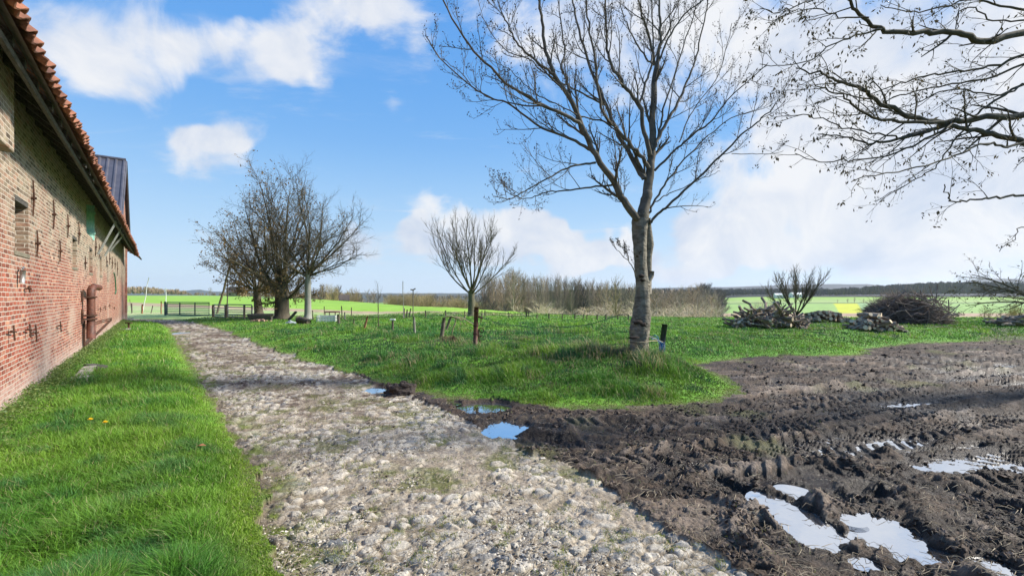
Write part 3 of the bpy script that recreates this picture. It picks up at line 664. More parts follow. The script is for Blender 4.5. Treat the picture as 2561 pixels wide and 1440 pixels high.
def spawn(T, pts, Ln, lev, pr, zmin=None):
    k = pr[min(lev, len(pr)-1)]; c = pr[lev+1]
    m = k.get('kids', 6); m = max(1, int(m*random.uniform(.75, 1.25)))
    ph = random.uniform(0, 6.28); n = len(pts)
    for j in range(m):
        f = k.get('start', .25)+(1-k.get('start', .25))*(j+random.random()*.8)/m; f = min(f, .999)
        x = f*(n-1); i = int(x); a = x-i; p0, d0, r0 = pts[i]; p1, d1, r1 = pts[i+1]
        pp = p0.lerp(p1, a); dd = d0.lerp(d1, a).normalized(); rl = r0+(r1-r0)*a
        ph += 2.4+random.uniform(-.5, .5); ax = perp(dd, ph); ang = R(random.gauss(k.get('ang', 40), k.get('angv', 9)))
        nd = rot_about(dd, ax, ang); nd = (nd+Vector((0, 0, k.get('kup', .1)))).normalized()
        if 'flat' in k: nd.z *= k['flat']; nd.normalize()
        ll = Ln*c.get('len', .5)*(1-k.get('fall', .5)*f)*random.uniform(.75, 1.25)
        grow(T, pp, nd, ll, min(rl*.85, max(rl*c.get('rr', .5), c.get('rmin', .003))), lev+1, pr)
def tree_root(name, loc, **k): return empty(name, loc, **k)
def limb_pts(pxs, Y0, Y1, r0, r1, origin):
    """a limb drawn through points of the photograph, its depth running from Y0 to Y1; smoothed"""
    m = len(pxs); out = []
    for i, (a, b) in enumerate(pxs):
        f = i/(m-1); Y = Y0+(Y1-Y0)*f; out.append(Vector(((a-CX)/F*Y, Y, CAMZ+(HY-b)/F*Y))-origin)
    Q = []
    for i in range(m-1):
        p0 = out[max(i-1, 0)]; p1 = out[i]; p2 = out[i+1]; p3 = out[min(i+2, m-1)]
        for s_ in range(4):
            t_ = s_/4; Q.append(.5*((2*p1)+(-p0+p2)*t_+(2*p0-5*p1+4*p2-p3)*t_*t_+(-p0+3*p1-3*p2+p3)*t_**3))
    Q.append(out[-1]); n = len(Q); pts = []
    for i, q in enumerate(Q):
        q = q+Vector((random.gauss(0, .008), random.gauss(0, .02), random.gauss(0, .008)))
        d = (Q[min(i+1, n-1)]-Q[max(i-1, 0)]).normalized(); f = i/(n-1); pts.append((q, d, r0+(r1-r0)*f**.8))
    return pts
# --- the tall tree beside the track -------------------------------------------------
random.seed(21)
tz = HT(MX, MY)-.05; org = Vector((MX, MY, tz)); Yt = MY
mt = tree_root('bare_tree', org, label='tall bare tree with a knobbly grey trunk between the meadow and the muddy ground', cat='tree')
T = Tubes(); TR = Tubes()
trunk_px = [(1597,905,27),(1597,885,23.5),(1598,868,23.5),(1599,850,24),(1600,838,26),(1601,825,27),(1602,812,25.5),(1604,800,25.5),(1605,780,23.5),(1606,755,20),(1606,725,17.5),(1605,704,17),(1603,690,16.5),(1602,660,16),(1602,630,17),(1600,600,18),(1600,575,20),(1601,550,22),(1604,535,21)]
from math import cos, sin
Vt = []; Ft = []; k_ = 28
for i, (a, b, wpx) in enumerate(trunk_px):
    x = (a-CX)/F*Yt-org.x; zc_ = CAMZ+(HY-b)/F*Yt-org.z; rr = .94*wpx/F*Yt
    for j in range(k_):
        q = 2*math.pi*j/k_; lump = 1+.05*sin(3*q+b*.03)+.03*sin(7*q+b*.07)+(.22*max(0, cos(4*q+.6))*max(0, 1-i/2) if i < 2 else 0)
        Vt.append((x+cos(q)*rr*lump, sin(q)*rr*lump, zc_))
for i in range(len(trunk_px)-1):
    for j in range(k_): Ft.append((i*k_+j, i*k_+(j+1) % k_, (i+1)*k_+(j+1) % k_, (i+1)*k_+j))
tb = MB(); tb.add(Vt, Ft)
tr_o = tb.build('trunk', M_bark_main, mt, True)
sm = tr_o.modifiers.new('s', 'SUBSURF'); sm.levels = 1; sm.render_levels = 2
tx_ = bpy.data.textures.new('bark_lumps', 'CLOUDS'); tx_.noise_scale = .11
dm_ = tr_o.modifiers.new('d', 'DISPLACE'); dm_.texture = tx_; dm_.strength = .035; dm_.mid_level = .5
def at(a, b, Y=Yt): return Vector(((a-CX)/F*Y, Y, CAMZ+(HY-b)/F*Y))-org
# scars, burrs and stubs on the trunk
M_scar = simple('dark_scar', (.02,.014,.01), (.07,.05,.035), 12., .95, .8, obj=False)
for (a, b, w_, h_) in ((1597,806,13,6),(1612,812,8,6),(1606,690,8,5),(1586,845,14,4),(1609,700,7,4),(1596,640,5,3)):
    bm_ = MB(); c_ = at(a, b, Yt-.36*(b > 740)-.27*(b <= 740)); n_ = 14
    rx_ = w_/F*Yt; rz_ = h_/F*Yt
    pts_ = [(c_.x, c_.y-.02, c_.z)]+[(c_.x+cos(6.283*i/n_)*rx_*random.uniform(.7,1.2), c_.y+.05, c_.z+sin(6.283*i/n_)*rz_*random.uniform(.7,1.2)) for i in range(n_)]
    bm_.add(pts_, [(0, 1+i, 1+(i+1) % n_) for i in range(n_)])
    bm_.build('bark_scar', M_scar, mt, True)
stub = MB(); stub.tube([at(1617,712), at(1622,700), at(1629,690), at(1631,678)], [.075,.06,.05,.045], 9); stub.build('branch_stub', M_bark_main, mt, True)
stem = MB(); stem.tube([at(1621,735,Yt+.12), at(1620,690,Yt+.14), at(1621,640,Yt+.12), at(1624,612,Yt+.1), at(1620,575,Yt+.08), at(1618,545,Yt+.05)], [.07,.075,.075,.09,.08,.07], 9); stem.build('side_stem', M_bark_main, mt, True)
TWIG = [None,
  dict(n=6, k=5, kids=7, start=.15, ang=38, angv=12, kup=.16, len=.42, rr=.5, rmin=.006, wig=.10, up=.09, fall=.45),
  dict(n=6, k=4, kids=4, start=.2, ang=36, angv=12, kup=.2, len=.5, rr=.6, rmin=.0042, wig=.12, up=.14, fall=.4),
  dict(n=5, k=3, kids=0, len=.55, rr=.7, rmin=.0032, wig=.13, up=.16)]
LIMBS = [
 ([(1604,545),(1616,500),(1618,478),(1626,428),(1629,389),(1631,331),(1633,233),(1643,167)], 0, .5, .145, .055, 4),
 ([(1643,167),(1650,120),(1653,97),(1651,50),(1649,-10),(1655,-150)], .5, .7, .05, .018, 10),
 ([(1641,175),(1629,117),(1612,50),(1594,0),(1580,-120)], .5, .2, .04, .014, 9),
 ([(1598,550),(1590,544),(1559,502),(1536,455),(1489,389),(1454,311),(1431,257),(1392,198),(1369,144),(1357,70),(1350,0),(1340,-120)], 0, -.9, .105, .016, 12),
 ([(1454,311),(1415,287),(1361,264),(1283,218),(1213,156),(1159,93),(1108,0),(1090,-80)], -.45, -1.4, .045, .01, 12),
 ([(1482,377),(1440,353),(1400,338),(1338,311),(1268,257),(1217,241),(1120,167),(1062,89)], -.3, -.2, .040, .008, 12),
 ([(1489,408),(1455,412),(1419,420),(1370,445),(1322,471),(1290,490),(1268,498),(1236,490)], -.3, -1., .028, .006, 8),
 ([(1532,463),(1490,468),(1439,473),(1400,478),(1361,482),(1330,494),(1303,496),(1260,475)], -.2, .5, .026, .006, 8),
 ([(1384,187),(1350,160),(1314,132),(1285,95),(1268,58),(1255,30),(1240,-20)], -.7, -1.1, .030, .008, 9),
 ([(1431,249),(1420,215),(1416,194),(1402,172),(1412,136),(1408,90),(1400,39),(1395,-10)], -.5, .1, .035, .010, 9),
 ([(1361,264),(1300,262),(1240,250),(1190,225),(1150,180),(1110,150)], -.8, -.3, .018, .006, 7),
 ([(1610,447),(1587,408),(1548,338),(1517,264),(1486,194),(1458,117),(1439,39),(1430,-10),(1420,-120)], .1, 1.1, .065, .014, 13),
 ([(1622,420),(1600,388),(1579,366),(1544,323),(1509,284),(1495,215),(1489,156),(1475,80),(1465,0),(1460,-100)], .1, -.8, .055, .012, 12),
 ([(1626,389),(1612,330),(1598,264),(1575,230),(1552,202),(1524,148),(1518,110),(1517,78),(1513,0),(1508,-100)], .2, -.4, .060, .014, 12),
 ([(1598,262),(1612,220),(1626,175),(1630,140),(1633,116),(1632,60),(1630,0),(1625,-80)], .1, .9, .035, .010, 8),
 ([(1637,158),(1622,152),(1595,115),(1575,78),(1560,40),(1548,-10)], .5, 1., .028, .008, 8),
 ([(1633,373),(1655,330),(1680,284),(1698,250),(1711,222),(1725,185),(1742,144),(1758,70),(1770,0),(1780,-100)], .2, .9, .045, .010, 12),
 ([(1649,152),(1672,97),(1703,47),(1730,22),(1758,0),(1800,-60)], .5, .2, .028, .008, 8),
 ([(1637,428),(1670,394),(1703,362),(1735,335),(1770,311),(1800,276),(1828,241),(1878,198),(1925,156)], .1, -.6, .032, .007, 10),
 ([(1622,537),(1641,498),(1668,455),(1690,425),(1711,400),(1745,365),(1770,340),(1828,296),(1870,283),(1906,272)], .05, .6, .030, .007, 10),
 ([(1624,560),(1645,535),(1672,513),(1727,463),(1789,404),(1830,362),(1867,327),(1900,300),(1929,272),(1940,260)], 0, -.9, .036, .009, 7),
 ([(1641,505),(1660,490),(1690,478),(1727,460),(1750,447),(1775,440),(1800,428)], .05, .5, .016, .005, 5),
 ([(1593,700),(1585,675),(1572,650),(1565,625),(1560,600)], -.1, -.3, .014, .006, 3),
 ([(1572,650),(1555,637),(1540,620),(1528,600)], -.2, -.4, .009, .004, 2),
 ([(1830,384),(1880,386),(1920,384),(1960,378)], -.6, -.8, .009, .004, 2),
 ([(1590,540),(1575,515),(1560,500),(1550,470),(1545,440),(1540,380),(1530,330)], -.05, -.3, .022, .008, 6),
 ([(1629,389),(1645,350),(1655,300),(1662,260),(1690,180),(1710,110),(1735,40),(1745,-20)], .2, .6, .032, .008, 11),
 ([(1700,355),(1720,300),(1745,260),(1790,200),(1815,130),(1830,60)], .0,.4,.016,.006,8),
 ([(1517,264),(1470,240),(1420,215),(1370,190),(1320,150),(1270,130),(1225,80),(1200,30)], .5,1.3,.026,.007,10),
 ([(1544,323),(1500,300),(1450,290),(1400,265),(1350,240),(1310,210),(1270,170)], -.2,-.9,.02,.006,9)]
for (pp, a, b, r0, r1, kd) in LIMBS:
    r0 *= .84; pts = limb_pts(pp, Yt+a, Yt+b, r0, r1, org)
    T.add([tuple(q[0]) for q in pts], [q[2] for q in pts], 8 if r0 > .03 else 6)
    Ln = sum((pts[i+1][0]-pts[i][0]).length for i in range(len(pts)-1))
    pr = list(TWIG); pr[0] = dict(kids=int(kd*1.05), start=.16 if r0 < .1 else .3, ang=40, angv=13, kup=.12, fall=.35)
    pr[1] = dict(TWIG[1], len=min(.36, .9/max(Ln, .8)))
    spawn(T, pts, Ln, 0, pr)
T.build('crown', simple('grey_brown_limbs', (.06,.052,.036), (.155,.135,.10), 6., .9, .3, obj=False), mt)
bud_c = []
for P in T.all:
    for q in P[1:]:
        for _ in range(1 if random.random() < .5 else 0): bud_c.append((q[0]+random.gauss(0,.006), q[1]+random.gauss(0,.006), q[2]+random.gauss(0,.008)))
quads_mesh('buds', bud_c, .030, M_bud, mt, asp=.6, droop=-.6)
print('main tree', len(T.all), len(bud_c))
# --- generic bare trees -----------------------------------------------------------
def make_tree(name, H, trunk_h, r, pr, bark_m, twig_m=None, leaf=None, root=None, nlimb=7, spread=35, lean=(0,0), leaf_p=.3, leaf_s=.06, bias=(0,0), env=None, crown_up=.25, fork=.0, lr=.3):
    root = root or empty(name)
    tk = MB(); P = []; Rr = []
    for i in range(7):
        f = i/6; P.append((lean[0]*f*trunk_h, lean[1]*f*trunk_h, trunk_h*f-.1*(1-f))); Rr.append(r*(1.35-.5*f if i == 0 else 1.05-.25*f)*random.uniform(.95, 1.05))
    tk.tube(P, Rr, 12); tk.build('trunk', bark_m, root, True)
    T = Tubes()
    for j in range(nlimb):
        ph = j*2.4+random.uniform(-.4, .4); an = R(spread*((.25+.75*((j+.5)/nlimb)**.7) if not env else (.04+.96*((j+.5)/nlimb)**.8))*random.uniform(.85, 1.15))
        d = Vector((sin(an)*cos(ph), sin(an)*sin(ph), cos(an)))
        d = (d+Vector((bias[0], bias[1], 0))).normalized()
        hh = trunk_h*random.uniform(.86-fork, .99); p = Vector((lean[0]*hh, lean[1]*hh, hh))
        Lq = (H-trunk_h)*random.uniform(.8, 1.05)*(1-.25*(an/1.6))
        if env:
            cz_, rx_, rz_ = env; o_ = Vector((p.x/rx_, p.y/rx_, (p.z-cz_)/rz_)); e_ = Vector((d.x/rx_, d.y/rx_, d.z/rz_)); bb = o_.dot(e_); Lq = (-bb+math.sqrt(max(bb*bb-e_.length_squared*(o_.length_squared-1), .01)))/e_.length_squared*random.uniform(.8, .98)
        grow(T, p, d, Lq, r*lr*random.uniform(.7, 1.1), 0, pr)
    T.build('crown', twig_m or bark_m, root)
    if leaf:
        cs = [(q[0]+random.gauss(0,.03), q[1]+random.gauss(0,.03), q[2]+random.gauss(0,.03)) for P in T.all for q in P[1:] if random.random() < leaf_p]
        if cs: quads_mesh('leaves', cs, leaf_s, leaf, root)
    return root
def copy_tree(o, parent=None):
    c = o.copy(); C.objects.link(c)
    if parent is not None: c.parent = parent
    for ch in [k for k in bpy.data.objects if k.parent == o]: copy_tree(ch, c)
    return c
def px_place(px, py): x, y, z = ground_at(px, py); return x, y, z
BUSHY = [dict(n=9, k=6, kids=11, start=.15, ang=38, angv=12, kup=.12, up=.04, wig=.08, fall=.35, taper=.2),
         dict(n=7, k=4, kids=8, start=.12, ang=40, angv=12, len=.42, rr=.42, rmin=.014, up=.03, wig=.12, fall=.35, kup=.08),
         dict(n=5, k=3, kids=5, start=.15, ang=40, angv=12, len=.45, rr=.5, rmin=.011, up=.03, wig=.16, fall=.3),
         dict(n=4, k=3, len=.55, rr=.6, rmin=.009, up=.03, wig=.2)]
random.seed(5)
x, y, z = px_place(705, 797)
o = make_tree('pollard_tree', 9.2, 2.5, .40, BUSHY, M_bark_dark, M_limb, M_leaf_brown, nlimb=24, spread=95, lr=.2, leaf_p=.22, env=(4.9, 4.3, 3.85), leaf_s=.11, fork=.5)
o.location = (x, y, z); tag(o, 'old pollard tree with the thickest dark trunk in the group by the gate', 'tree', 'group of trees beside the gate')
x, y, z = px_place(648, 788)
o = make_tree('ivy_tree', 7.0, 2.0, .28, BUSHY, M_bark_dark, M_limb, M_leaf_brown, nlimb=18, spread=95, leaf_p=.35, env=(4.2, 3.6, 3.4), lean=(-.1,0), lr=.3, leaf_s=.11, fork=.25)
o.location = (x, y, z); tag(o, 'leafy brown tree with a thin dark trunk, nearest the gate in its group', 'tree', 'group of trees beside the gate')
x, y, z = px_place(770, 800)
o = make_tree('maple_tree', 8.8, 2.9, .19, BUSHY, M_bark_pale, M_limb, None, nlimb=18, spread=92, lr=.34, env=(5.0, 4.1, 3.6))
o.location = (x, y, z); tag(o, 'bare tree with a smooth pale grey trunk, right of the pollard', 'tree', 'group of trees beside the gate')
WIL = [dict(n=8, k=6, kids=8, start=.25, ang=24, angv=8, kup=.2, up=.08, wig=.05, fall=.4, taper=.25),
       dict(n=6, k=4, kids=6, start=.2, ang=24, len=.42, rr=.5, rmin=.014, up=.10, wig=.08, fall=.4),
       dict(n=5, k=3, kids=4, ang=24, len=.5, rr=.55, rmin=.011, up=.1, wig=.1), dict(n=4, k=3, len=.55, rr=.6, rmin=.008, up=.08, wig=.1)]
WIL[0]['kids'] = 11; WIL[1]['kids'] = 8
random.seed(9)
x, y, z = px_place(1179, 791)
o = make_tree('willow_tree', 6.7, 1.55, .22, WIL, M_bark_willow, M_limb, nlimb=11, spread=62, fork=.12, bias=(-.12,0))
o.location = (x, y, z); tag(o, 'bare pollard willow with upright branches standing in the meadow behind the rusty post', 'tree')
x, y, z = px_place(1990, 803)
o = make_tree('willow_tree', 2.7, .25, .13, WIL, M_bark_willow, M_limb, nlimb=11, spread=58, fork=.1)
o.location = (x, y, z); tag(o, 'low dark many-stemmed bare tree behind the woodpile nearest the tall tree', 'tree')
SP = [dict(n=5, k=3, kids=7, start=.2, ang=25, up=.12, wig=.06, fall=.5, kup=.2), dict(n=4, k=3, kids=3, len=.35, rr=.5, rmin=.004, up=.1, wig=.1), dict(n=3, k=3, len=.5, rmin=.003)]
x, y, z = px_place(946, 820)
sap = empty('sapling', (x, y, z), label='thin upright bare sapling standing among the old posts in the grass', cat='sapling'); T = Tubes()
pts = [(Vector((random.gauss(0,.01), 0, i*.27)), Vector((0,0,1)), .022-.0028*i) for i in range(7)]
T.add([tuple(p[0]) for p in pts], [p[2] for p in pts], 6); spawn(T, pts, 1.7, 0, [dict(kids=9, start=.35, ang=22, kup=.3, fall=.2), SP[1], SP[2]]); T.build('stem', M_bark_dark, sap)
# right-hand bush tree with arching branches
random.seed(14)
ARCH = [dict(n=9, k=6, kids=9, start=.2, ang=45, kup=.0, up=-.06, wig=.07, fall=.4, taper=.25), dict(n=7, k=4, kids=7, start=.15, ang=38, len=.5, rr=.5, rmin=.008, up=-.03, wig=.1, fall=.4),
        dict(n=5, k=3, kids=4, ang=38, len=.5, rr=.55, rmin=.006, up=-.02, wig=.14), dict(n=4, k=3, len=.5, rr=.6, rmin=.0045, up=-.02, wig=.14)]
x, y, z = px_place(2640, 812)
o = make_tree('arching_tree', 4.3, .9, .22, ARCH, M_bark_dark, M_limb, M_leaf_young, nlimb=14, spread=85, leaf_p=.22, leaf_s=.09, fork=.3)
o.location = (x, y, z); tag(o, 'spreading tree with arching twigs at the right edge behind the brush heap', 'tree')
# --- branches hanging in from the right -------------------------------------------
random.seed(33)
oy = 8.; ox = 14.; oz = HT(ox, oy)
ht = empty('overhanging_tree', (ox, oy, oz), label='large tree beyond the right edge whose budding branches hang across the sky', cat='tree'); org2 = Vector((ox, oy, oz))
tk = MB(); tk.tube([(0,0,-.2),(0.05,0,1.2),(.0,.05,2.6),(-.1,.05,4.2),(-.15,0,6.)], [.42,.33,.3,.26,.2], 14); tk.build('trunk', M_bark_dark, ht, True)
T = Tubes()
HL = [
 ([(2960,-60),(2800,20),(2680,62),(2561,83),(2467,104),(2409,87),(2336,80),(2239,83),(2200,68),(2151,34),(2127,0),(2110,-40)], 6.1,5.2,.075,.012,16),
 ([(2900,180),(2700,250),(2561,287),(2457,296),(2360,306),(2272,292),(2190,248),(2140,218),(2083,194),(2040,185),(1990,170)], 6.1,5.4,.07,.007,17),
 ([(2360,306),(2290,306),(2210,301),(2160,280),(2122,253),(2080,225),(2040,215)], 5.6,5.2,.03,.006,11),
 ([(2900,430),(2760,400),(2640,378),(2561,357),(2482,335),(2425,325),(2375,316),(2320,328),(2263,345),(2200,356),(2166,359),(2110,342),(2044,335)], 6.1,5.6,.062,.006,17),
 ([(2700,500),(2630,492),(2561,488),(2500,494),(2457,496),(2420,503),(2385,505),(2370,490),(2360,467)], 6.0,5.6,.025,.006,7),
 ([(2800,60),(2680,110),(2561,140),(2500,160),(2433,175),(2350,185),(2280,200),(2230,215),(2180,235)], 6.1,6.4,.03,.006,12),
 ([(2800,90),(2680,130),(2561,160),(2462,199),(2380,210),(2287,228),(2220,252),(2170,290)], 6.1,6.6,.026,.006,11),
 ([(2760,130),(2650,180),(2561,209),(2470,265),(2433,301),(2370,370),(2336,423),(2270,460),(2190,500)], 6.1,6.3,.028,.004,9),
 ([(2561,357),(2520,368),(2480,360),(2440,365),(2390,390),(2330,410),(2250,430),(2180,440),(2130,455)], 5.9,5.,.022,.005,12),
 ([(2375,316),(2330,340),(2280,365),(2200,395),(2120,400),(2050,405),(1990,385)], 5.7,5.9,.02,.005,12),
 ([(2561,30),(2480,10),(2420,0),(2340,20),(2270,30),(2200,15)], 6.,5.8,.02,.005,10),
 ([(2561,50),(2490,52),(2440,20),(2400,30),(2390,80),(2395,10)], 6.,6.3,.014,.005,6),
 ([(2200,75),(2140,90),(2080,110),(2030,150),(1960,165),(1900,160)], 5.3,5.1,.014,.004,9),
 ([(2170,45),(2100,42),(2040,25),(1980,30),(1920,60)], 5.3,5.6,.012,.004,9),
 ([(2127,0),(2060,-10),(2000,10),(1950,30),(1900,20)], 5.2,5.,.012,.004,9),
 ([(2250,345),(2180,330),(2110,320),(2040,290),(1980,290),(1945,280)], 5.6,5.8,.014,.004,10),
 ([(2561,210),(2500,240),(2420,225),(2350,230),(2290,260),(2230,270),(2150,250)], 6.,6.2,.016,.004,10),
 ([(2700,620),(2640,590),(2561,565),(2540,590),(2500,630)], 6.,6.4,.012,.004,4)]
HT_ = [None, dict(n=5, k=4, kids=4, start=.2, ang=34, angv=12, kup=-.02, len=.3, rr=.5, rmin=.005, wig=.12, up=-.01, fall=.3),
       dict(n=5, k=3, kids=3, start=.3, ang=34, len=.55, rr=.6, rmin=.0035, wig=.15, up=-.02), dict(n=4, k=3, len=.6, rmin=.0028, wig=.16, up=-.04)]
for (pp, a, b, r0, r1, kd) in HL:
    r0 *= .8; pts = limb_pts(pp, a, b, r0, r1, org2)
    T.add([tuple(q[0]) for q in pts], [q[2] for q in pts], 7)
    Ln = sum((pts[i+1][0]-pts[i][0]).length for i in range(len(pts)-1))
    p_ = pts[0][0]; zt_ = min(max(p_.z*.62+.4, 1.2), 5.6); m_ = Vector((p_.x*.45, p_.y*.4, zt_+(p_.z-zt_)*.62+.15))
    if pp[0][0] >= 2561: Q_ = [p_, (p_+m_)*.5+Vector((0,0,.08)), m_, Vector((m_.x*.45, m_.y*.4, (m_.z+zt_)*.5+.05)), Vector((0,0,zt_))]; T.add([tuple(q) for q in Q_], [r0*1.02, r0*1.15, r0*1.35, r0*1.6, r0*1.8], 7)
    pr = list(HT_); pr[0] = dict(kids=int(kd*.95), start=.12, ang=38, angv=14, kup=-.02, fall=.3); pr[1] = dict(HT_[1], len=min(.3, .6/max(Ln, .5)))
    spawn(T, pts, Ln, 0, pr)
T.build('crown', M_limb, ht)
lc = [(q[0]+random.gauss(0,.012), q[1]+random.gauss(0,.012), q[2]-.01+random.gauss(0,.012)) for P in T.all for q in P[1:] if random.random() < .6]
quads_mesh('leaves', lc, .045, M_leaf_young, ht, asp=.38, droop=1.6)
print('hang', len(T.all), len(lc))
# ------------------------------------------------------------------ barn
# local axes: x along the wall away from the viewer, -y out towards the track, z up
BA = Vector((-6.30, 5.66, 0)); BT = Vector((-.609, .7927, 0))
barn = empty('brick_barn', BA, math.atan2(BT.y, BT.x), label='long old red brick barn with an overhanging pantile eave along the left side', cat='barn')
def wt(px, py=None):
    k = (px-CX)/F; t_ = (-6.3-5.66*k)/(.7927*k+.609)
    return t_ if py is None else (t_, CAMZ+(HY-py)/F*(5.66+.7927*t_))
def brick_mat(name, red=True):
    m, t, out = nt(name)
    tc = N(t, 'ShaderNodeTexCoord'); sp = N(t, 'ShaderNodeSeparateXYZ'); L(t, tc.outputs['Object'], sp.inputs[0])
    ad = N(t, 'ShaderNodeMath', operation='ADD'); L(t, sp.outputs[0], ad.inputs[0]); L(t, sp.outputs[1], ad.inputs[1])
    cb = N(t, 'ShaderNodeCombineXYZ'); L(t, ad.outputs[0], cb.inputs[0]); L(t, sp.outputs[2], cb.inputs[1])
    wn = N(t, 'ShaderNodeTexNoise'); wn.inputs['Scale'].default_value = 2.2; wn.inputs['Detail'].default_value = 4; L(t, tc.outputs['Object'], wn.inputs['Vector'])
    w2 = N(t, 'ShaderNodeVectorMath', operation='MULTIPLY_ADD'); L(t, wn.outputs['Color'], w2.inputs[0]); w2.inputs[1].default_value = (.05, .035, 0); L(t, cb.outputs[0], w2.inputs[2])
    wf = N(t, 'ShaderNodeTexNoise'); wf.inputs['Scale'].default_value = 22; wf.inputs['Detail'].default_value = 3; L(t, tc.outputs['Object'], wf.inputs['Vector'])
    w3 = N(t, 'ShaderNodeVectorMath', operation='MULTIPLY_ADD'); L(t, wf.outputs['Color'], w3.inputs[0]); w3.inputs[1].default_value = (.018, .012, 0); L(t, w2.outputs[0], w3.inputs[2])
    br = N(t, 'ShaderNodeTexBrick'); br.inputs['Scale'].default_value = 1; br.inputs['Brick Width'].default_value = .19; br.inputs['Row Height'].default_value = .061; br.inputs['Mortar Size'].default_value = .0075; br.inputs['Mortar Smooth'].default_value = .35; br.inputs['Bias'].default_value = 0
    br.inputs['Color1'].default_value = (0, 0, 0, 1); br.inputs['Color2'].default_value = (1, 1, 1, 1); br.inputs['Mortar'].default_value = (.5, .5, .5, 1)
    L(t, w3.outputs[0], br.inputs['Vector'])
    low = ramp(t, br.outputs['Color'], [(0, (.20,.065,.045)), (.22, (.34,.095,.06)), (.55, (.44,.135,.085)), (.8, (.42,.17,.12)), (1, (.60,.30,.19))])
    up_ = ramp(t, br.outputs['Color'], [(0, (.14,.105,.075)), (.3, (.29,.23,.165)), (.6, (.40,.33,.235)), (.85, (.44,.27,.19)), (1, (.50,.43,.33))])
    # height and patch controls
    pn = N(t, 'ShaderNodeTexNoise'); pn.inputs['Scale'].default_value = .55; pn.inputs['Detail'].default_value = 7; pn.inputs['Roughness'].default_value = .6; L(t, tc.outputs['Object'], pn.inputs['Vector'])
    def hmask(z0, z1, amt):
        a = N(t, 'ShaderNodeMath', operation='MULTIPLY_ADD'); L(t, pn.outputs[0], a.inputs[0]); a.inputs[1].default_value = amt; L(t, sp.outputs[2], a.inputs[2])
        r = N(t, 'ShaderNodeMapRange', interpolation_type='SMOOTHSTEP'); r.inputs[1].default_value = z0+amt*.5; r.inputs[2].default_value = z1+amt*.5; L(t, a.outputs[0], r.inputs[0]); return r.outputs[0]
    def mixc(f, a, b):
        x = N(t, 'ShaderNodeMix', data_type='RGBA'); L(t, f, x.inputs[0])
        for s_, v in ((6, a), (7, b)):
            if isinstance(v, tuple): x.inputs[s_].default_value = (*v, 1)
            else: L(t, v, x.inputs[s_])
        return x.outputs[2]
    c = low.outputs[0]
    if red: c = mixc(hmask(1.75, 2.7, 2.2), c, up_.outputs[0])
    # grime that varies brick by brick
    gn = N(t, 'ShaderNodeTexNoise'); gn.inputs['Scale'].default_value = 7; gn.inputs['Detail'].default_value = 8; gn.inputs['Roughness'].default_value = .75; L(t, tc.outputs['Object'], gn.inputs['Vector'])
    gr = N(t, 'ShaderNodeMapRange'); gr.inputs[1].default_value = .25; gr.inputs[2].default_value = .75; gr.inputs[3].default_value = .28; gr.inputs[4].default_value = 1.35; L(t, gn.outputs[0], gr.inputs[0])
    hv = N(t, 'ShaderNodeHueSaturation'); L(t, gr.outputs[0], hv.inputs['Value']); L(t, c, hv.inputs['Color']); c = hv.outputs[0]
    ws = ramp(t, pn.outputs[0], [(0, (0,0,0)), (.54, (0,0,0)), (.66, (.5,.5,.5)), (1, (.6,.6,.6))]); c = mixc(ws.outputs[0], c, (.50, .39, .32))
    wd = ramp(t, pn.outputs[0], [(0, (.6,.6,.6)), (.36, (.45,.45,.45)), (.46, (0,0,0)), (1, (0,0,0))]); c = mixc(wd.outputs[0], c, (.20, .075, .05))
    # mortar, then pale salts near the foot and dark green colour below the eave
    c = mixc(br.outputs['Fac'], c, (.56, .49, .41))
    ft = N(t, 'ShaderNodeMapRange', interpolation_type='SMOOTHSTEP'); a = N(t, 'ShaderNodeMath', operation='MULTIPLY_ADD'); L(t, gn.outputs[0], a.inputs[0]); a.inputs[1].default_value = -1.5; L(t, sp.outputs[2], a.inputs[2])
    ft.inputs[1].default_value = -.10; ft.inputs[2].default_value = -.75; ft.inputs[3].default_value = 0; ft.inputs[4].default_value = .85; L(t, a.outputs[0], ft.inputs[0]); c = mixc(ft.outputs[0], c, (.56, .46, .40))
    if red:
        mo = N(t, 'ShaderNodeMapRange', interpolation_type='SMOOTHSTEP'); a = N(t, 'ShaderNodeMath', operation='MULTIPLY_ADD'); L(t, gn.outputs[0], a.inputs[0]); a.inputs[1].default_value = 1.4; L(t, sp.outputs[2], a.inputs[2])
        mo.inputs[1].default_value = 4.65; mo.inputs[2].default_value = 5.2; mo.inputs[4].default_value = .7; L(t, a.outputs[0], mo.inputs[0]); c = mixc(mo.outputs[0], c, (.13, .15, .045))
    b = N(t, 'ShaderNodeBsdfPrincipled'); b.inputs['Roughness'].default_value = .93; b.inputs['Specular IOR Level'].default_value = .2; L(t, c, b.inputs['Base Color'])
    inv = N(t, 'ShaderNodeMath', operation='SUBTRACT'); inv.inputs[0].default_value = 1; L(t, br.outputs['Fac'], inv.inputs[1])
    hh = N(t, 'ShaderNodeMath', operation='MULTIPLY_ADD'); L(t, gn.outputs[0], hh.inputs[0]); hh.inputs[1].default_value = .9; L(t, inv.outputs[0], hh.inputs[2])
    h3 = N(t, 'ShaderNodeMath', operation='MULTIPLY_ADD'); L(t, br.outputs['Color'], h3.inputs[0]); h3.inputs[1].default_value = .5; L(t, hh.outputs[0], h3.inputs[2])
    bp = N(t, 'ShaderNodeBump'); bp.inputs['Strength'].default_value = .9; bp.inputs['Distance'].default_value = .014; L(t, h3.outputs[0], bp.inputs['Height']); L(t, bp.outputs[0], b.inputs['Normal'])
    L(t, b.outputs[0], out.inputs[0]); return m
M_brick = brick_mat('old_brick'); M_brick2 = brick_mat('orange_brick', False)
M_render = simple('grey_render', (.13,.115,.08), (.25,.22,.16), 9., .95, .5, obj=False)
M_iron = simple('rusty_iron', (.028,.014,.009), (.11,.045,.022), 16., .85, .5, obj=False)
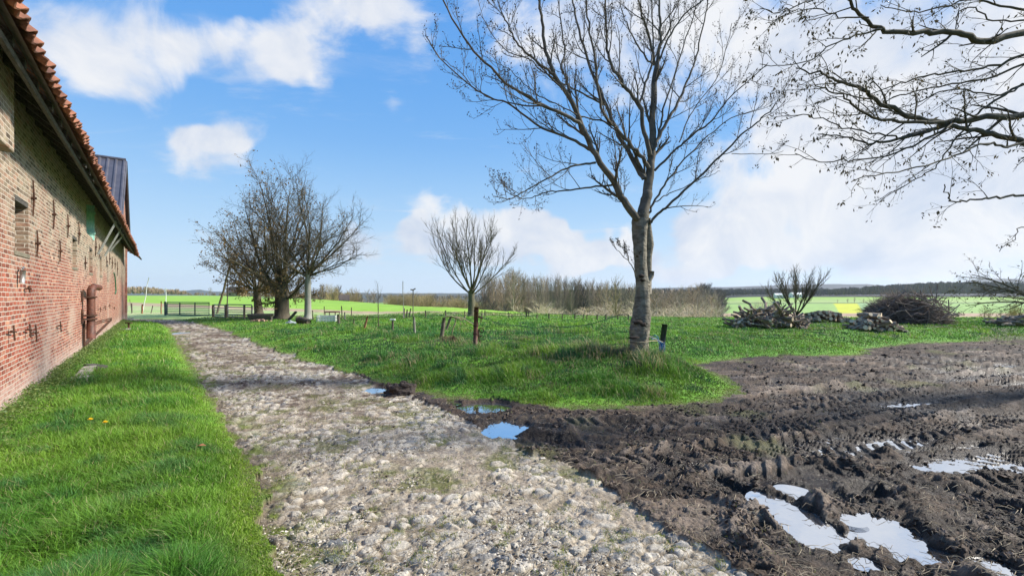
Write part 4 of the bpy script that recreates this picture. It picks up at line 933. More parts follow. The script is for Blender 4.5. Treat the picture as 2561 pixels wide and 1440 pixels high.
M_rust = simple('rusty_pipe_paint', (.045,.018,.012), (.17,.06,.035), 12., .6, .3, obj=False)
M_teal = simple('peeling_teal_paint', (.12,.36,.30), (.40,.60,.52), 8., .8, .4, stretch=(3,3,1), obj=False)
M_timber = simple('old_dark_timber', (.035,.032,.03), (.13,.12,.105), 7., .95, .5, stretch=(1,6,6), obj=False)
M_tile = simple('clay_pantile', (.09,.042,.03), (.42,.17,.09), 2.6, .85, .5, obj=False, bscale=30)
M_under = simple('tile_underside', (.05,.05,.055), (.16,.14,.13), 5., .95, .3, obj=False)
M_zinc = simple('grey_violet_roof_metal', (.075,.075,.09), (.13,.125,.145), 2., .45, .1, metal=.35, obj=False)
M_galv = simple('galvanised_steel', (.25,.25,.24), (.45,.45,.44), 10., .5, .2, metal=.6, obj=False)
M_dark = simple('dark_opening', (.01,.01,.01), (.03,.03,.025), 4., 1., 0, obj=False)
T0, T1, ZT = -6.2, 27.2, 4.45
WIN = [(wt(37), wt(71), wt(54,630)[1], wt(54,497)[1]), (wt(181), wt(192.5), wt(187,668)[1], wt(187,591)[1]), (wt(223.5), wt(231), wt(227,682)[1], wt(227,619)[1]), (wt(249.5), wt(254.5), wt(252,688)[1], wt(252,640)[1]), (wt(268), wt(271), wt(270,700)[1], wt(270,662)[1])]
LOFT = (wt(216), wt(233), wt(225,590)[1], min(wt(225,505)[1], 4.28))
cuts_t = sorted({T0, T1, *[v for w_ in WIN for v in w_[:2]], LOFT[0], LOFT[1], *np.arange(T0+.9, T1-.2, .9)})
cuts_z = sorted({-.35, ZT, *[v for w_ in WIN for v in w_[2:]], LOFT[2], LOFT[3]})
wl = MB(); OP = WIN+[LOFT]
for a, b in zip(cuts_t[:-1], cuts_t[1:]):
    for c_, d_ in zip(cuts_z[:-1], cuts_z[1:]):
        mt_, mz_ = (a+b)/2, (c_+d_)/2
        if any(w_[0] < mt_ < w_[1] and w_[2] < mz_ < w_[3] for w_ in OP): continue
        wl.add([(a,0,c_),(b,0,c_),(b,0,d_),(a,0,d_)], [(0,1,2,3)])
for (a, b, c_, d_) in OP:   # reveals
    dp = .16
    wl.add([(a,0,c_),(a,dp,c_),(a,dp,d_),(a,0,d_)], [(0,1,2,3)]); wl.add([(b,0,c_),(b,0,d_),(b,dp,d_),(b,dp,c_)], [(0,1,2,3)])
    wl.add([(a,0,c_),(b,0,c_),(b,dp,c_),(a,dp,c_)], [(0,1,2,3)]); wl.add([(a,0,d_),(a,dp,d_),(b,dp,d_),(b,0,d_)], [(0,1,2,3)])
wl.add([(T0,0,-.35),(T0,0,ZT),(T0,9,ZT),(T0,9,-.35)], [(0,1,2,3)]); wl.add([(T1,0,-.35),(T1,9,-.35),(T1,9,ZT),(T1,0,ZT)], [(0,1,2,3)]); wl.add([(T0,9,-.35),(T0,9,ZT),(T1,9,ZT),(T1,9,-.35)], [(0,1,2,3)])
wl.build('wall', M_brick, barn)
# corbelled pier at the near end
MB().box(-3.2, -.58, -.22, -.002, wt(20,420)[1], wt(20,217)[1]).build('brick_pier', M_brick, barn, bevel=.015)
for i, (a, b, c_, d_) in enumerate(WIN):
    wn_ = MB().box(a+.002, b-.002, .14, .2, c_+.002, d_-.002).build('blocked_window', M_render, barn)
    MB().box(a-.04, b+.04, -.012, .12, c_-.07, c_-.004).build('sill', M_render, wn_, bevel=.008)
    MB().box(a+.003, b-.003, .004, .135, d_-.07, d_-.004).build('lintel', M_timber, wn_)
lw_ = MB().box(LOFT[0]+.002, LOFT[1]-.002, .14, .2, LOFT[2]+.002, LOFT[3]-.002).build('loft_opening', M_dark, barn)
sh = MB(); wsh = LOFT[1]-LOFT[0]
hM = Matrix.Translation((LOFT[1], -.03, 0)) @ Matrix.Rotation(R(-38), 4, 'Z')
for i in range(4): sh.box(-wsh*.95+i*wsh*.237, -wsh*.95+(i+.93)*wsh*.237, -.028, 0, LOFT[2]-.08+.03*(i % 2), LOFT[3]+.02, hM)
sh.box(-wsh*.93, -.02, -.05, -.03, LOFT[2]+.12, LOFT[2]+.2, hM); sh.box(-wsh*.93, -.02, -.05, -.03, LOFT[3]-.25, LOFT[3]-.17, hM)
sh.build('shutter', M_teal, lw_)
# iron wall ties
def tie(px, y0, y1, w_=.045):
    a, z0 = wt(px, y1); _, z1 = wt(px, y0); m = MB()
    m.tube([(a, -.02, z0), (a, -.03, (z0+z1)/2), (a, -.02, z1)], [.009,.014,.009], 6); m.tube([(a, .0, (z0+z1)/2), (a, -.06, (z0+z1)/2)], .022, 6)
    m.box(a-w_*.5, a+w_*.5, -.045, -.03, (z0+z1)/2-.02, (z0+z1)/2+.02); m.build('wall_tie', M_iron, barn)
for q in [(78,450,540),(130,500,572),(166,535,595),(194,556,612),(88,575,642),(146,600,655),(210.5,640,675),(265,640,668),(272,632,662),(279,642,672),(286,645,674),(292,655,690),(237,595,640),(246,610,645)]: tie(*q)
def cross(px, py, s):
    a, z0 = wt(px, py); m = MB(); m.tube([(a, .0, z0), (a, -.08, z0)], .010, 6); m.tube([(a-s, -.05, z0+.02), (a+s, -.05, z0-.01)], .009, 6); m.tube([(a, -.06, z0-s*.8), (a, -.05, z0+s*.6)], .010, 6); m.build('wall_hook', M_iron, barn)
for q in [(62,825,.14),(78,832,.18),(142,815,.15),(20,830,.14),(60,722,.07),(231,782,.12),(246,773,.12),(258,769,.12),(270,765,.12),(282,770,.1)]: cross(*q)
# downpipe with an elbow and two clamps
pa, pz = wt(197, 852); _, pt_ = wt(204, 718); pe = wt(205)
pp = MB(); pr_ = .085; yo = -.17
pp.tube([(pe,yo,pz),(pe,yo,pz+.5),(pe,yo,pt_-.18),(pe+.02,yo,pt_-.08),(pe+.09,yo-.02,pt_-.01),(pe+.2,yo-.04,pt_+.02),(pe+.72,yo-.1,pt_+.0)], [pr_*1.1,pr_,pr_,pr_*1.02,pr_*1.02,pr_*.95,pr_*.9], 14)
po_ = pp.build('pipe', M_rust, barn, True)
for zc_ in (pz+(pt_-pz)*.45, pz+(pt_-pz)*.38, pt_-.25):
    m = MB(); m.tube([(pe,yo,zc_-.02),(pe,yo,zc_+.02)], pr_*1.45, 12); m.box(pe-.16, pe+.03, -.17, 0, zc_-.02, zc_+.02); m.tube([(pe-.2,-.02,zc_-.1),(pe-.2,-.02,zc_+.16)], .03, 6); m.build('clamp', M_iron, po_)
# hinged iron bracket
a0, z0 = wt(208, 813); a1, z1 = wt(262, 809); a2, z2 = wt(209, 866)
m = MB(); yb = -.42
for dz in (0, .05): m.tube([(a0, -.01, z0-dz), (a0+2.2, yb, z0-dz+.08)], .017, 6); m.tube([(a0, -.01, z2+dz-.02), (a0+2.2, yb, z0+.02+dz)], .017, 6)
m.tube([(a0, -.02, z2-.1), (a0, -.02, z0+.12)], .025, 6); m.build('swing_bracket', M_iron, barn)
# eave: pantiles, rafters, wall plate
YE, ZE, RP = -.60, 3.90, math.tan(R(41)); YR = 4.4
def roofz(y): return ZE+(y-YE)*RP
TE = 25.4; cw = .225; rl = .33; sl_ = math.hypot(1, RP); dy = rl/sl_; 
prof = [(0,.012),(.03,-.012),(.08,-.028),(.13,-.012),(.165,.020),(.195,.040),(.225,.030),(.245,.012)]
Vt = []; Ft = []; nt_ = int((TE-T0)/cw)
nrm = Vector((0, -RP, 1)).normalized(); dwn = Vector((0, -1, -RP)).normalized()
for rw in range(int((YR-YE)/dy)+1):
    for c_ in range(nt_):
        if rw > 7 and c_ % 1: continue
        t_ = T0+c_*cw+random.uniform(-.01,.01)+.03*(rw % 2)*0; yy = YE+rw*dy; ex = random.uniform(-.015,.045) if rw == 0 else random.uniform(0,.02)
        end = t_ > 20 and rw == 0; sag = .03*math.sin(t_*.7)+.02*math.sin(t_*1.9)+ (-.10*max(0,(t_-21))*.5)
        tl = random.uniform(-.02,.02); b0 = len(Vt)
        for (side_, off) in ((0, 0.), (1, -.016)):
            for (l_, lift) in ((-ex, .035+random.uniform(0,.012)), (rl+.06, .0)):
                for (u_, h_) in prof:
                    p = Vector((t_+u_, yy, roofz(yy)+sag*max(0,1-rw*.15)))+(-dwn)*l_+nrm*(h_*1.25+lift+off+.03+tl*(u_-.11)); Vt.append(tuple(p))
        n8 = 8
        for i in range(n8-1):
            Ft.append((b0+i, b0+i+1, b0+n8+i+1, b0+n8+i)); Ft.append((b0+2*n8+i+1, b0+2*n8+i, b0+3*n8+i, b0+3*n8+i+1)); Ft.append((b0+i+1, b0+i, b0+2*n8+i, b0+2*n8+i+1))
        Ft.append((b0, b0+n8, b0+3*n8, b0+2*n8)); Ft.append((b0+n8-1, b0+3*n8-1, b0+4*n8-1, b0+2*n8-1))
rf = mesh_from('roof', Vt, [i for f in Ft for i in f], [4]*len(Ft), M_tile, barn, False)
bk = MB().add([(T0,YR,roofz(YR)),(TE,YR,roofz(YR)),(TE,9.3,roofz(YR)-(9.3-YR)*RP),(T0,9.3,roofz(YR)-(9.3-YR)*RP)], [(0,1,2,3)])
bk.build('rear_roof_slope', M_tile, barn)
dk = MB()
for i in range(int((1.3)/.11)):   # sarking boards seen from below
    y_ = YE+.02+i*.11; dk.add([(T0,y_,roofz(y_)-.02),(TE,y_,roofz(y_)-.02-.05),(TE,y_+.1,roofz(y_+.1)-.07),(T0,y_+.1,roofz(y_+.1)-.02)], [(0,1,2,3)])
dk.build('roof_boarding', M_under, barn)
for i in range(int((TE-T0)/.62)):
    t_ = T0+.2+i*.62+random.uniform(-.06,.06); w_ = random.uniform(.035,.05)
    m = MB(); y0, y1 = YE+.06+random.uniform(0,.06), .9
    m.add([(t_-w_,y0,roofz(y0)-.05),(t_+w_,y0,roofz(y0)-.05),(t_+w_,y1,roofz(y1)-.05),(t_-w_,y1,roofz(y1)-.05),(t_-w_,y0,roofz(y0)-.14),(t_+w_,y0,roofz(y0)-.14),(t_+w_,y1,roofz(y1)-.16),(t_-w_,y1,roofz(y1)-.16)],
          [(0,1,2,3),(4,7,6,5),(0,4,5,1),(1,5,6,2),(3,2,6,7),(0,3,7,4)])
    m.build('rafter', M_timber, barn)
MB().tube([(T0, -.46, roofz(-.46)-.19), (8, -.45, roofz(-.45)-.2), (TE, -.46, roofz(-.46)-.22)], .035, 6).build('eave_pole', M_timber, barn)
# broken end of the eave
m = MB(); 
for k in range(5): m.tube([(TE-.6+k*.1, -.35-.05*k, 3.98-.02*k), (TE+.3+.12*k, -.62-.03*k, 3.74-.03*k), (TE+.55+.1*k, -.72, 3.62)], [.05,.04,.02], 5)
m.build('broken_eave_end', M_timber, barn)
# cross wing with the metal roof
G0, G1, GA, GZ = 19.6, 28.6, 24.2, 8.75
wing = MB(); zf = 4.455
wing.add([(G0,-.004,zf),(T1+.002,-.004,zf),(G1,-.004,zf),(GA,-.004,GZ)], [(0,1,3),(1,2,3)])
wing.add([(T1+.002,-.004,-.3),(G1,-.004,-.3),(G1,-.004,zf),(T1+.002,-.004,zf)], [(0,1,2,3)]); wing.add([(G1,-.004,-.3),(G1,11,-.3),(G1,11,zf),(G1,-.004,zf)], [(0,1,2,3)])
wing.box(T1-.45, T1+.0, -.07, -.006, -.3, 4.2)
wing.build('gable_wall', M_brick2, barn)
mr_ = MB(); nr_ = 34; ov = -.14
def slope(x0, z0, x1, z1, m):
    sx, sz = (x1-x0), (z1-z0); ln = math.hypot(sx, sz); nx, nz = -sz/ln, sx/ln
    if nz < 0: nx, nz = -nx, -nz
    V = []; Fq = []
    for j in range(nr_*6+1):
        y_ = ov+j*.055; ph = j % 6; h_ = .045 if ph in (1, 2) else 0.
        V += [(x0+nx*(.06+h_), y_, z0+nz*(.06+h_)), (x1+nx*(.06+h_), y_, z1+nz*(.06+h_))]
    for j in range(nr_*6): Fq.append((2*j, 2*j+1, 2*j+3, 2*j+2))
    m.add(V, Fq)
slope(G0-.35, zf-.35, GA, GZ, mr_); slope(G1+.3, zf-.3, GA, GZ, mr_)
mr_.build('metal_roof', M_zinc, barn); MB().tube([(GA, ov, GZ+.1), (GA, 11, GZ+.1)], .09, 8).build('ridge_cap', M_zinc, barn)
vb = MB(); vb.tube([(G0-.35, ov-.01, zf-.36), (GA, ov-.01, GZ+.03), (G1+.3, ov-.01, zf-.3)], .05, 4); vb.build('verge_board', M_zinc, barn)
# struts, hose and tools leaning or hanging on the wall
def strut(p0, p1, w_, mat, label, nm='metal_ladder', cat='ladder'):
    a, b = Vector(p0), Vector(p1); m = MB(); m.tube([a, b], w_, 4)
    o = m.build(nm, mat); o.matrix_world = barn.matrix_basis.copy() if False else Matrix.LocRotScale(BA, barn.rotation_euler, None); tag(o, label, cat); return o
def ladder(px_t, yt, px_b, yb_, label):
    t1_, zt_ = wt(px_b, yb_); o_ = empty('hanging_ladder', BA, barn.rotation_euler.z, label=label, cat='ladder', group='ladders under the eave')
    a_t = t1_-.75; zt = 3.95
    for s_ in (-.14, .14): MB().tube([(t1_+s_, -.06, zt_), (a_t+s_+.9, -.5, zt)], .018, 4).build('rail', M_galv, o_)
    for k in range(6):
        f = (k+.5)/6; MB().tube([(t1_-.14+(a_t+.9-t1_)*f, -.06-.44*f, zt_+(zt-zt_)*f), (t1_+.14+(a_t+.9-t1_)*f, -.06-.44*f, zt_+(zt-zt_)*f)], .011, 4).build('rung', M_galv, o_)
ladder(252, 535, 238, 636, 'grey metal ladder hooked under the eave, nearest the teal shutter')
ladder(272, 560, 256, 640, 'grey metal ladder hooked under the eave, between the two other ladders')
ladder(283, 568, 268, 630, 'grey metal ladder hooked under the eave, farthest from the teal shutter')
def barn_thing(m, nm, mat, label, cat, smooth=True):
    o = m.build(nm, mat, None, smooth); o.location = BA; o.rotation_euler = barn.rotation_euler; return tag(o, label, cat)
hs_t = wt(283); M_hose = simple('green_plastic', (.01,.10,.05), (.02,.22,.10), 5., .5, 0, obj=False)
_, hz0 = wt(284, 735); _, hz1 = wt(281, 682)
barn_thing(MB().tube([(hs_t-.3,-.04,hz1),(hs_t,-.06,hz1-.15),(hs_t+.5,-.05,(hz0+hz1)/2),(hs_t+.6,-.06,(hz0+hz1)/2-.3),(hs_t+.3,-.05,hz0)], .022, 6), 'garden_hose', M_hose, 'green hose hanging on the barn wall near its far end', 'hose')
a, z0 = wt(42, 708); _, z1 = wt(42, 672)
hk = MB().tube([(a,-.05,z0),(a,-.06,z1-.02)], [.028,.03], 8); hk.tube([(a,-.05,z1),(a+.1,-.05,z1+.03),(a+.14,-.02,z1-.02)], .012, 6)
barn_thing(hk, 'hanging_tool', M_galv, 'pale grey bar hanging from a hook below the nearest blocked window', 'tool')
# ------------------------------------------------------------------ posts, fences, gates, odds and ends
random.seed(77)
M_post = simple('weathered_post', (.05,.04,.03), (.19,.155,.12), 9., .95, .6, stretch=(2,2,.5))
M_post_pale = simple('bleached_post', (.22,.20,.17), (.42,.39,.34), 9., .95, .5, stretch=(2,2,.5))
M_post_red = simple('reddish_post', (.16,.07,.035), (.33,.16,.08), 9., .95, .5, stretch=(2,2,.5))
M_wire = simple('fence_wire_metal', (.10,.095,.09), (.2,.19,.18), 9., .6, 0, metal=.5, obj=False)
M_white = simple('white_plastic', (.62,.62,.60), (.8,.8,.78), 5., .5, .1, obj=False)
M_green_gate = simple('dark_green_paint', (.02,.055,.055), (.05,.10,.10), 6., .5, .1, obj=False)
M_steel = simple('grey_gate_steel', (.16,.17,.17), (.30,.31,.31), 6., .5, .1, metal=.4, obj=False)
M_blackpost = simple('blue_black_plastic', (.008,.012,.02), (.02,.028,.04), 8., .45, .1, obj=False)
M_blue = simple('blue_twine', (.01,.12,.35), (.03,.25,.6), 12., .7, 0, obj=False)
M_cream = simple('straw_rope', (.45,.36,.22), (.6,.5,.34), 12., .8, 0, obj=False)
M_straw = simple('dry_stalks', (.28,.22,.12), (.46,.38,.22), 9., .9, 0, obj=False)
def post(px, yt, yb, w, label, tx=None, mat=None, name='fence_post', cat='post', group=None, k=8, flat=False):
    x, y, z = px_place(px, yb); Yd = y; r = w/2/F*Yd; H = (yb-yt)/F*Yd; lx = ((tx if tx is not None else px)-px)/F*Yd
    m = MB(); n = 5; P = [(lx*f-.02*lx, .03*H*f*random.uniform(-1,1), -.12+(H+.12)*f) for f in [i/(n-1) for i in range(n)]]
    m.tube(P, [r*random.uniform(.9,1.08)]*(n-1)+[r*random.uniform(.8,.95)], k)
    o = m.build(name, mat or M_post, None, True, loc=(x, y, z)); tag(o, label, cat, group); return o
GL = 'posts of the meadow fence'
line = [(1064.5,776,795),(1114.5,776,794),(1162.7,777,795),(1205.5,777,794),(1213,776,795),(1272,782,795),(1280,787,795),(1317,778,796),(1323,780,796),(1342.5,785,796),(1373.5,784,798),(1406.5,783.5,798.5),(1438.5,784,799),
        (1458,787,799),(1467.6,787,800),(1494,786,800),(1515.6,786,800),(1546,787,800),(1571,786,800.5),(1647.5,789,799.5),(1668,790,799.5),(1681,788,799.5),(1692,790,799.5),(1713,790,799.5),(1729.5,789,799),(1746,790,799),(1761.6,788,799),(1835,791,799),(1840,790,799),(1845,791,799)]
tops = []
for (a, b, c) in line:
    o = post(a, b, c, 2.6 if random.random() < .6 else 3.4, 'short weathered wooden post in the thin wire fence along the far side of the meadow', tx=a+random.uniform(-1.5,1.5), group=GL); tops.append((o.location.x, o.location.y, o.location.z, (c-b)/F*o.location.y))
post(1779,770,799,3.6,'taller leaning dark post in the far meadow fence, right of the tall tree',tx=1783); post(1860,769,799,2.6,'tallest thin upright post of the far fence, left of the big woodpile')
for hgt in (.45, .85):
    m = MB(); m.tube([(t_[0], t_[1], t_[2]+t_[3]*hgt) for t_ in tops], .008, 4); tag(m.build('fence_wire', M_wire), 'thin %s wire strung along the far meadow fence' % ('lower' if hgt < .5 else 'upper'), 'wire')
post(885,799,814,3.4,'short black post stub in the grass right of the white crate')
post(908,790,826.5,5,'leaning reddish brown post left of the post with a white cap',tx=920,mat=M_post_red)
o = post(982,797,826.5,6,'upright brown post with a small white cap in the meadow'); m = MB(); H_=29.5/F*o.location.y; m.box(-.09,.09,-.05,.05,H_-.05,H_+.005); m.build('cap', M_white, o, bevel=.01)
post(1038,791,834,6,'bleached grey post leaning slightly, in front of the tall thin pole',tx=1034.5,mat=M_post_pale)
o = post(1033,724,797,2.6,'tall thin dark pole with a short crossbar on top, behind the bleached post',name='thin_pole',cat='pole'); H_=73/F*o.location.y; MB().tube([(-.13,0,H_),(.0,0,H_-.02),(.13,0,H_+.05)],.035,5).build('crossbar',M_post,o)
post(1009.5,703,797,2,'very tall thin pale pole left of the pole with the crossbar',tx=1007.5,name='thin_pole',cat='pole',mat=M_post_pale)
post(1010.8,771,796,3.4,'dark post at the foot of the very tall pale pole',tx=1011); post(1016.5,774,796,3.8,'dark post in the middle of the close group of three',tx=1018.5); post(1022.6,771,793,3.2,'leaning dark post, right one of the close group of three',tx=1027.5)
post(879,769,790,2.4,'thin post standing alone in the field between the leaf-bare trees and the sapling'); 
post(856,765,799,3,'thin tall post leaning left beside the stump post right of the crate',tx=854); post(848,786,813,7.5,'thick old round post right of the white crate',tx=846); post(862,780,800,4,'pale short post just right of the thick old round post',mat=M_post_pale)
post(782.6,776,801,2.6,'thin dark stake between the sawn log and the white crate',tx=782); post(811,766,787,2.4,'thin stake standing behind the white crate')
# broken gate post with brace and root ball
post(1103,794,846,9.5,'thick broken brown post with a brace, left of the rusty metal post',tx=1111); post(1113,790,826,6.5,'slanting dark timber propped on the thick broken post',tx=1129,name='timber_brace',cat='timber')
x, y, z = px_place(1121, 856); T = Tubes()
for _ in range(420):
    a = random.uniform(0, 6.28); e = random.uniform(.1, 1.4); c0 = Vector((math.cos(a)*.1, math.sin(a)*.08, .03)); d = Vector((math.cos(a)*math.cos(e), math.sin(a)*math.cos(e), math.sin(e))); ln = random.uniform(.08,.17); p1 = c0+d*ln; p2 = p1+Vector((d.x*.05, d.y*.05, -.06)); T.add([tuple(c0), tuple(p1), tuple(p2)], [.006,.005,.002], 3)
o = T.build('dry_tussock', simple('dead_grass_brown', (.10,.06,.035), (.2,.13,.07), 9., .9, 0)); o.location = (x, y, z); tag(o, 'brown dead tussock at the foot of the thick broken post', 'tussock')
T = Tubes(); x, y, z = px_place(1140, 842)
for pp in ([(1113,792),(1130,790),(1150,796),(1160,806),(1164,812)], [(1128,790),(1150,800),(1153,812),(1150,822)], [(1140,792),(1158,795),(1175,806),(1187,812)], [(1150,800),(1162,798),(1165,790)], [(1128,842),(1132,825),(1138,812),(1140,806)], [(1142,795),(1135,815),(1130,840)]):
    T.add([((a-CX)/F*y-x, random.uniform(-.06,.06), CAMZ+(HY-b)/F*y-z) for a, b in pp][:4]+([((pp[4][0]-CX)/F*y-x, 0, CAMZ+(HY-pp[4][1])/F*y-z)] if len(pp) > 4 else []), [.018,.015,.012,.008,.006][:len(pp)], 4)
o = T.build('dead_branch', M_straw); o.location = (x, y, z); tag(o, 'bleached dead branch arching from the broken post towards the rusty post', 'branch')
# rusty steel gate post
x, y, z = px_place(1188, 866); k1 = y/F
gp = empty('metal_post', (x, y, z), label='rusty steel gate post with hinge rings at the end of the wire netting', cat='post')
Hh = 99*k1; MB().tube([(0,0,-.2),(.02,0,Hh*.5),(.035,0,Hh)], 5.6*k1, 14).build('shaft', M_rust, gp, True)
for f in (.32, .52, .90): MB().tube([(.02*f*2,0,Hh*f-.015),(.02*f*2,0,Hh*f+.015)], 7*k1, 12).build('clamp', M_iron, gp)
def ring(c, r, w, n=14): return [(c[0]+r*math.cos(6.283*i/n), c[1], c[2]+r*math.sin(6.283*i/n)) for i in range(n+1)]
m = MB(); m.tube([(.04,0,Hh*.41),(.11,0,Hh*.41)], .012, 6); m.tube(ring((.165,0,Hh*.41), 5.5*k1, 0), .012, 6); m.build('hinge_ring', M_iron, gp)
m = MB(); m.tube([(.04,0,Hh*.76),(.12,-.02,Hh*.74),(.16,-.02,Hh*.72),(.2,0,Hh*.72)], .02, 6); m.tube([(.15,0,Hh*.75),(.15,0,Hh*.62)], .012, 6); m.build('hinge_pin', M_iron, gp)
m = MB(); m.tube([(.07,.02,Hh*.42),(.10,.03,Hh*.2),(.15,.04,-.03)], .02, 6); m.tube([(.09,.03,Hh*.27),(.18,.03,Hh*.26)], .012, 5); m.build('brace_bar', M_iron, gp)
# wire netting from the steel post to the tree
P0 = Vector((x+.05, y, z)); P1 = Vector((MX-.2, MY+.1, HT(MX, MY))); m = MB(); nv = 46; tops_ = []
for i in range(nv+1):
    f = i/nv; p = P0.lerp(P1, f); gz = HT(p.x, p.y); h_ = .80-.30*math.sin(math.pi*min(f*1.05,1))**1.1-.05*math.sin(f*9)
    tops_.append((p.x, p.y, gz, h_, p)); m.tube([(p.x, p.y, gz), (p.x+.01*math.sin(i), p.y, gz+h_)], .0022, 3, False)
for lv in (0.08,.22,.38,.55,.75,1.): m.tube([(q[0], q[1], q[2]+q[3]*lv) for q in tops_], .0065 if lv == 1. else .0026, 4, False)
tag(m.build('wire_netting', simple('green_netting', (.04,.07,.05), (.08,.11,.08), 9., .6, 0)), 'sagging green wire netting stretched between the rusty post and the tall tree', 'netting')
m = MB(); a = Vector(px_place(1111, 846)); a.z += .75; b = Vector((x, y, z+Hh*.55)); m.tube([a, a.lerp(b,.5)+Vector((0,0,.12)), b], .008, 4); tag(m.build('loose_cable', M_wire), 'loose dark cable hanging between the broken post and the rusty post', 'cable')
# blue-black post with twine, tied to the tree
x, y, z = px_place(1652, 899); k1 = y/F; bp = empty('tilted_post', (x, y, z), label='tilted blue-black plastic post tied with blue twine right of the tall tree', cat='post')
MB().tube([(-.01,0,-.1),(.045,0,45*k1),(.095,0,88*k1)], [6.6*k1,6.8*k1,6.9*k1], 16).build('shaft', M_blackpost, bp, True)
m = MB(); 
for i in range(26):
    q = i*1.3; zz_ = 18*k1+ (i/26)*26*k1; m.tube([(.03+7.5*k1*math.cos(q), 7.5*k1*math.sin(q), zz_), (.03+7.8*k1*math.cos(q+.7), 7.8*k1*math.sin(q+.7), zz_+.012), (.03+7.5*k1*math.cos(q+1.4), 7.5*k1*math.sin(q+1.4), zz_+.01)], .0055, 4)
for i in range(6): m.tube([(-.02+.01*i,-.07,40*k1), (-.06+.012*i,-.09,27*k1), (-.035,-.08,(12+2*i)*k1)], .004, 4)
m.build('twine', M_blue, bp)
def at2(a_, b_, Y_): return ((a_-CX)/F*Y_, Y_, CAMZ+(HY-b_)/F*Y_)
m = MB(); m.tube([at2(1618,838,Yt-.05), at2(1640,848,(Yt+y)/2), at2(1658,856,y-.06)], .012, 5); tag(m.build('wooden_prop', M_post_pale), 'short pale stick bridging the tall tree and the tilted post', 'stick')
m = MB(); c_ = at(1600,852); rr = .205; m.tube([(MX+math.cos(6.283*i/24)*rr, MY+math.sin(6.283*i/24)*rr, c_.z+tz+.006*math.sin(i)) for i in range(25)], .0055, 4); m.tube([(MX+.2, MY-.03, c_.z+tz), at2(1640,852,(Yt+y)/2), at2(1656,855,y-.07)], .006, 4)
tag(m.build('rope', M_cream), 'cream rope looped round the tall trunk and out to the tilted post', 'rope')
m = MB(); m.tube([at2(1628,845,Yt), at2(1638,838,Yt), at2(1645,842,Yt), at2(1648,852,Yt), at2(1655,858,Yt)], .005, 4); m.tube([at2(1630,848,Yt), at2(1641,845,Yt+.1), at2(1650,860,Yt)], .004, 4); tag(m.build('blue_twine', M_blue), 'loose blue twine dangling between the trunk and the tilted post', 'twine')
# gates -----------------------------------------------------------------------
def gate(name, x0, x1, yt, yb, rails, ups, mat, label, postmat=None):
    xa, ya, za = px_place(x0, yb); xb, yb_, zb = px_place(x1, yb+1.5)
    o = empty(name, (xa, ya, za), math.atan2(yb_-ya, xb-xa), label=label, cat='gate', group=None); Lg = math.hypot(xb-xa, yb_-ya); H = (yb-yt)/F*ya; z0 = .06
    fr = MB(); fr.tube([(0,0,z0),(0,0,H),(Lg,0,H),(Lg,0,z0),(0,0,z0)], .04, 6)
    fr.build('gate_frame', mat, o)
    for f in rails: MB().tube([(0,0,z0+(H-z0)*f),(Lg,0,z0+(H-z0)*f)], .026, 5).build('rail', mat, o)
    for f in ups: MB().tube([(Lg*f,-.03,z0),(Lg*f,-.03,H)], .04, 5).build('upright', mat, o)
    return o
g = gate('field_gate', 418, 523, 756, 788, (.15,.3,.45,.6,.75,.88), (.32,.68), M_green_gate, 'dark green tubular field gate of many rails beyond the end of the track')
post(413.5,754,789,5.5,'stout grey green gate post at the hinge end of the green field gate',mat=M_green_gate,name='gate_post')
gate('livestock_gate', 536, 562, 762, 794, (.18,.36,.54,.72), (), M_steel, 'short silvery tubular gate leaning between two dark posts')
gate('livestock_gate', 570, 629, 762, 795, (.2,.4,.55,.8), (.7,), M_steel, 'long grey tubular gate in front of the leafy brown tree')
post(532,762,794,4,'dark gate post left of the short silvery gate',name='gate_post'); post(565.5,761,794,6,'thick dark post between the two grey gates',name='gate_post'); post(612,764,797,3.4,'thin dark post in front of the long grey gate',name='gate_post')
post(631,764,794,3,'pale steel post at the right end of the long grey gate',mat=M_galv,name='gate_post')
post(542.5,668,784,5.,'tall wooden pole leaning right behind the gates',tx=575,name='leaning_pole',cat='pole',mat=simple('olive_pole', (.10,.085,.04),(.2,.17,.09),9.))
post(567,698,794,2.6,'tall thin dark upright pole beside the thick gate post',tx=569.5,name='thin_pole',cat='pole')
post(403,753.6,785,2.8,'brown wooden post left of the green field gate',mat=M_post_red); post(415,721,757,1.5,'thin white rod standing on the hinge end of the green gate',mat=M_white,name='thin_rod',cat='rod')
post(355,761,784,4,'orange brown stake at the foot of the leaning white pole',tx=356.5,mat=M_post_red,name='stake',cat='stake'); post(356.5,694,782,1.8,'long thin white pole leaning right near the barn end',tx=373,mat=M_white,name='white_pole',cat='pole')
post(330,758,783,2.8,'dark stake with a bent wire top nearest the barn end',tx=329,name='stake',cat='stake'); post(328.5,748,770,1.1,'thin bent wire rising from the dark stake nearest the barn end',tx=324,name='bent_wire',cat='wire'); post(377,764,783,2,'thin dark stake leaning right of the white pole',tx=382.5,name='stake',cat='stake'); post(320,764,781,1.2,'hair-thin grey stake closest to the barn corner',name='stake',cat='stake',mat=M_post_pale)
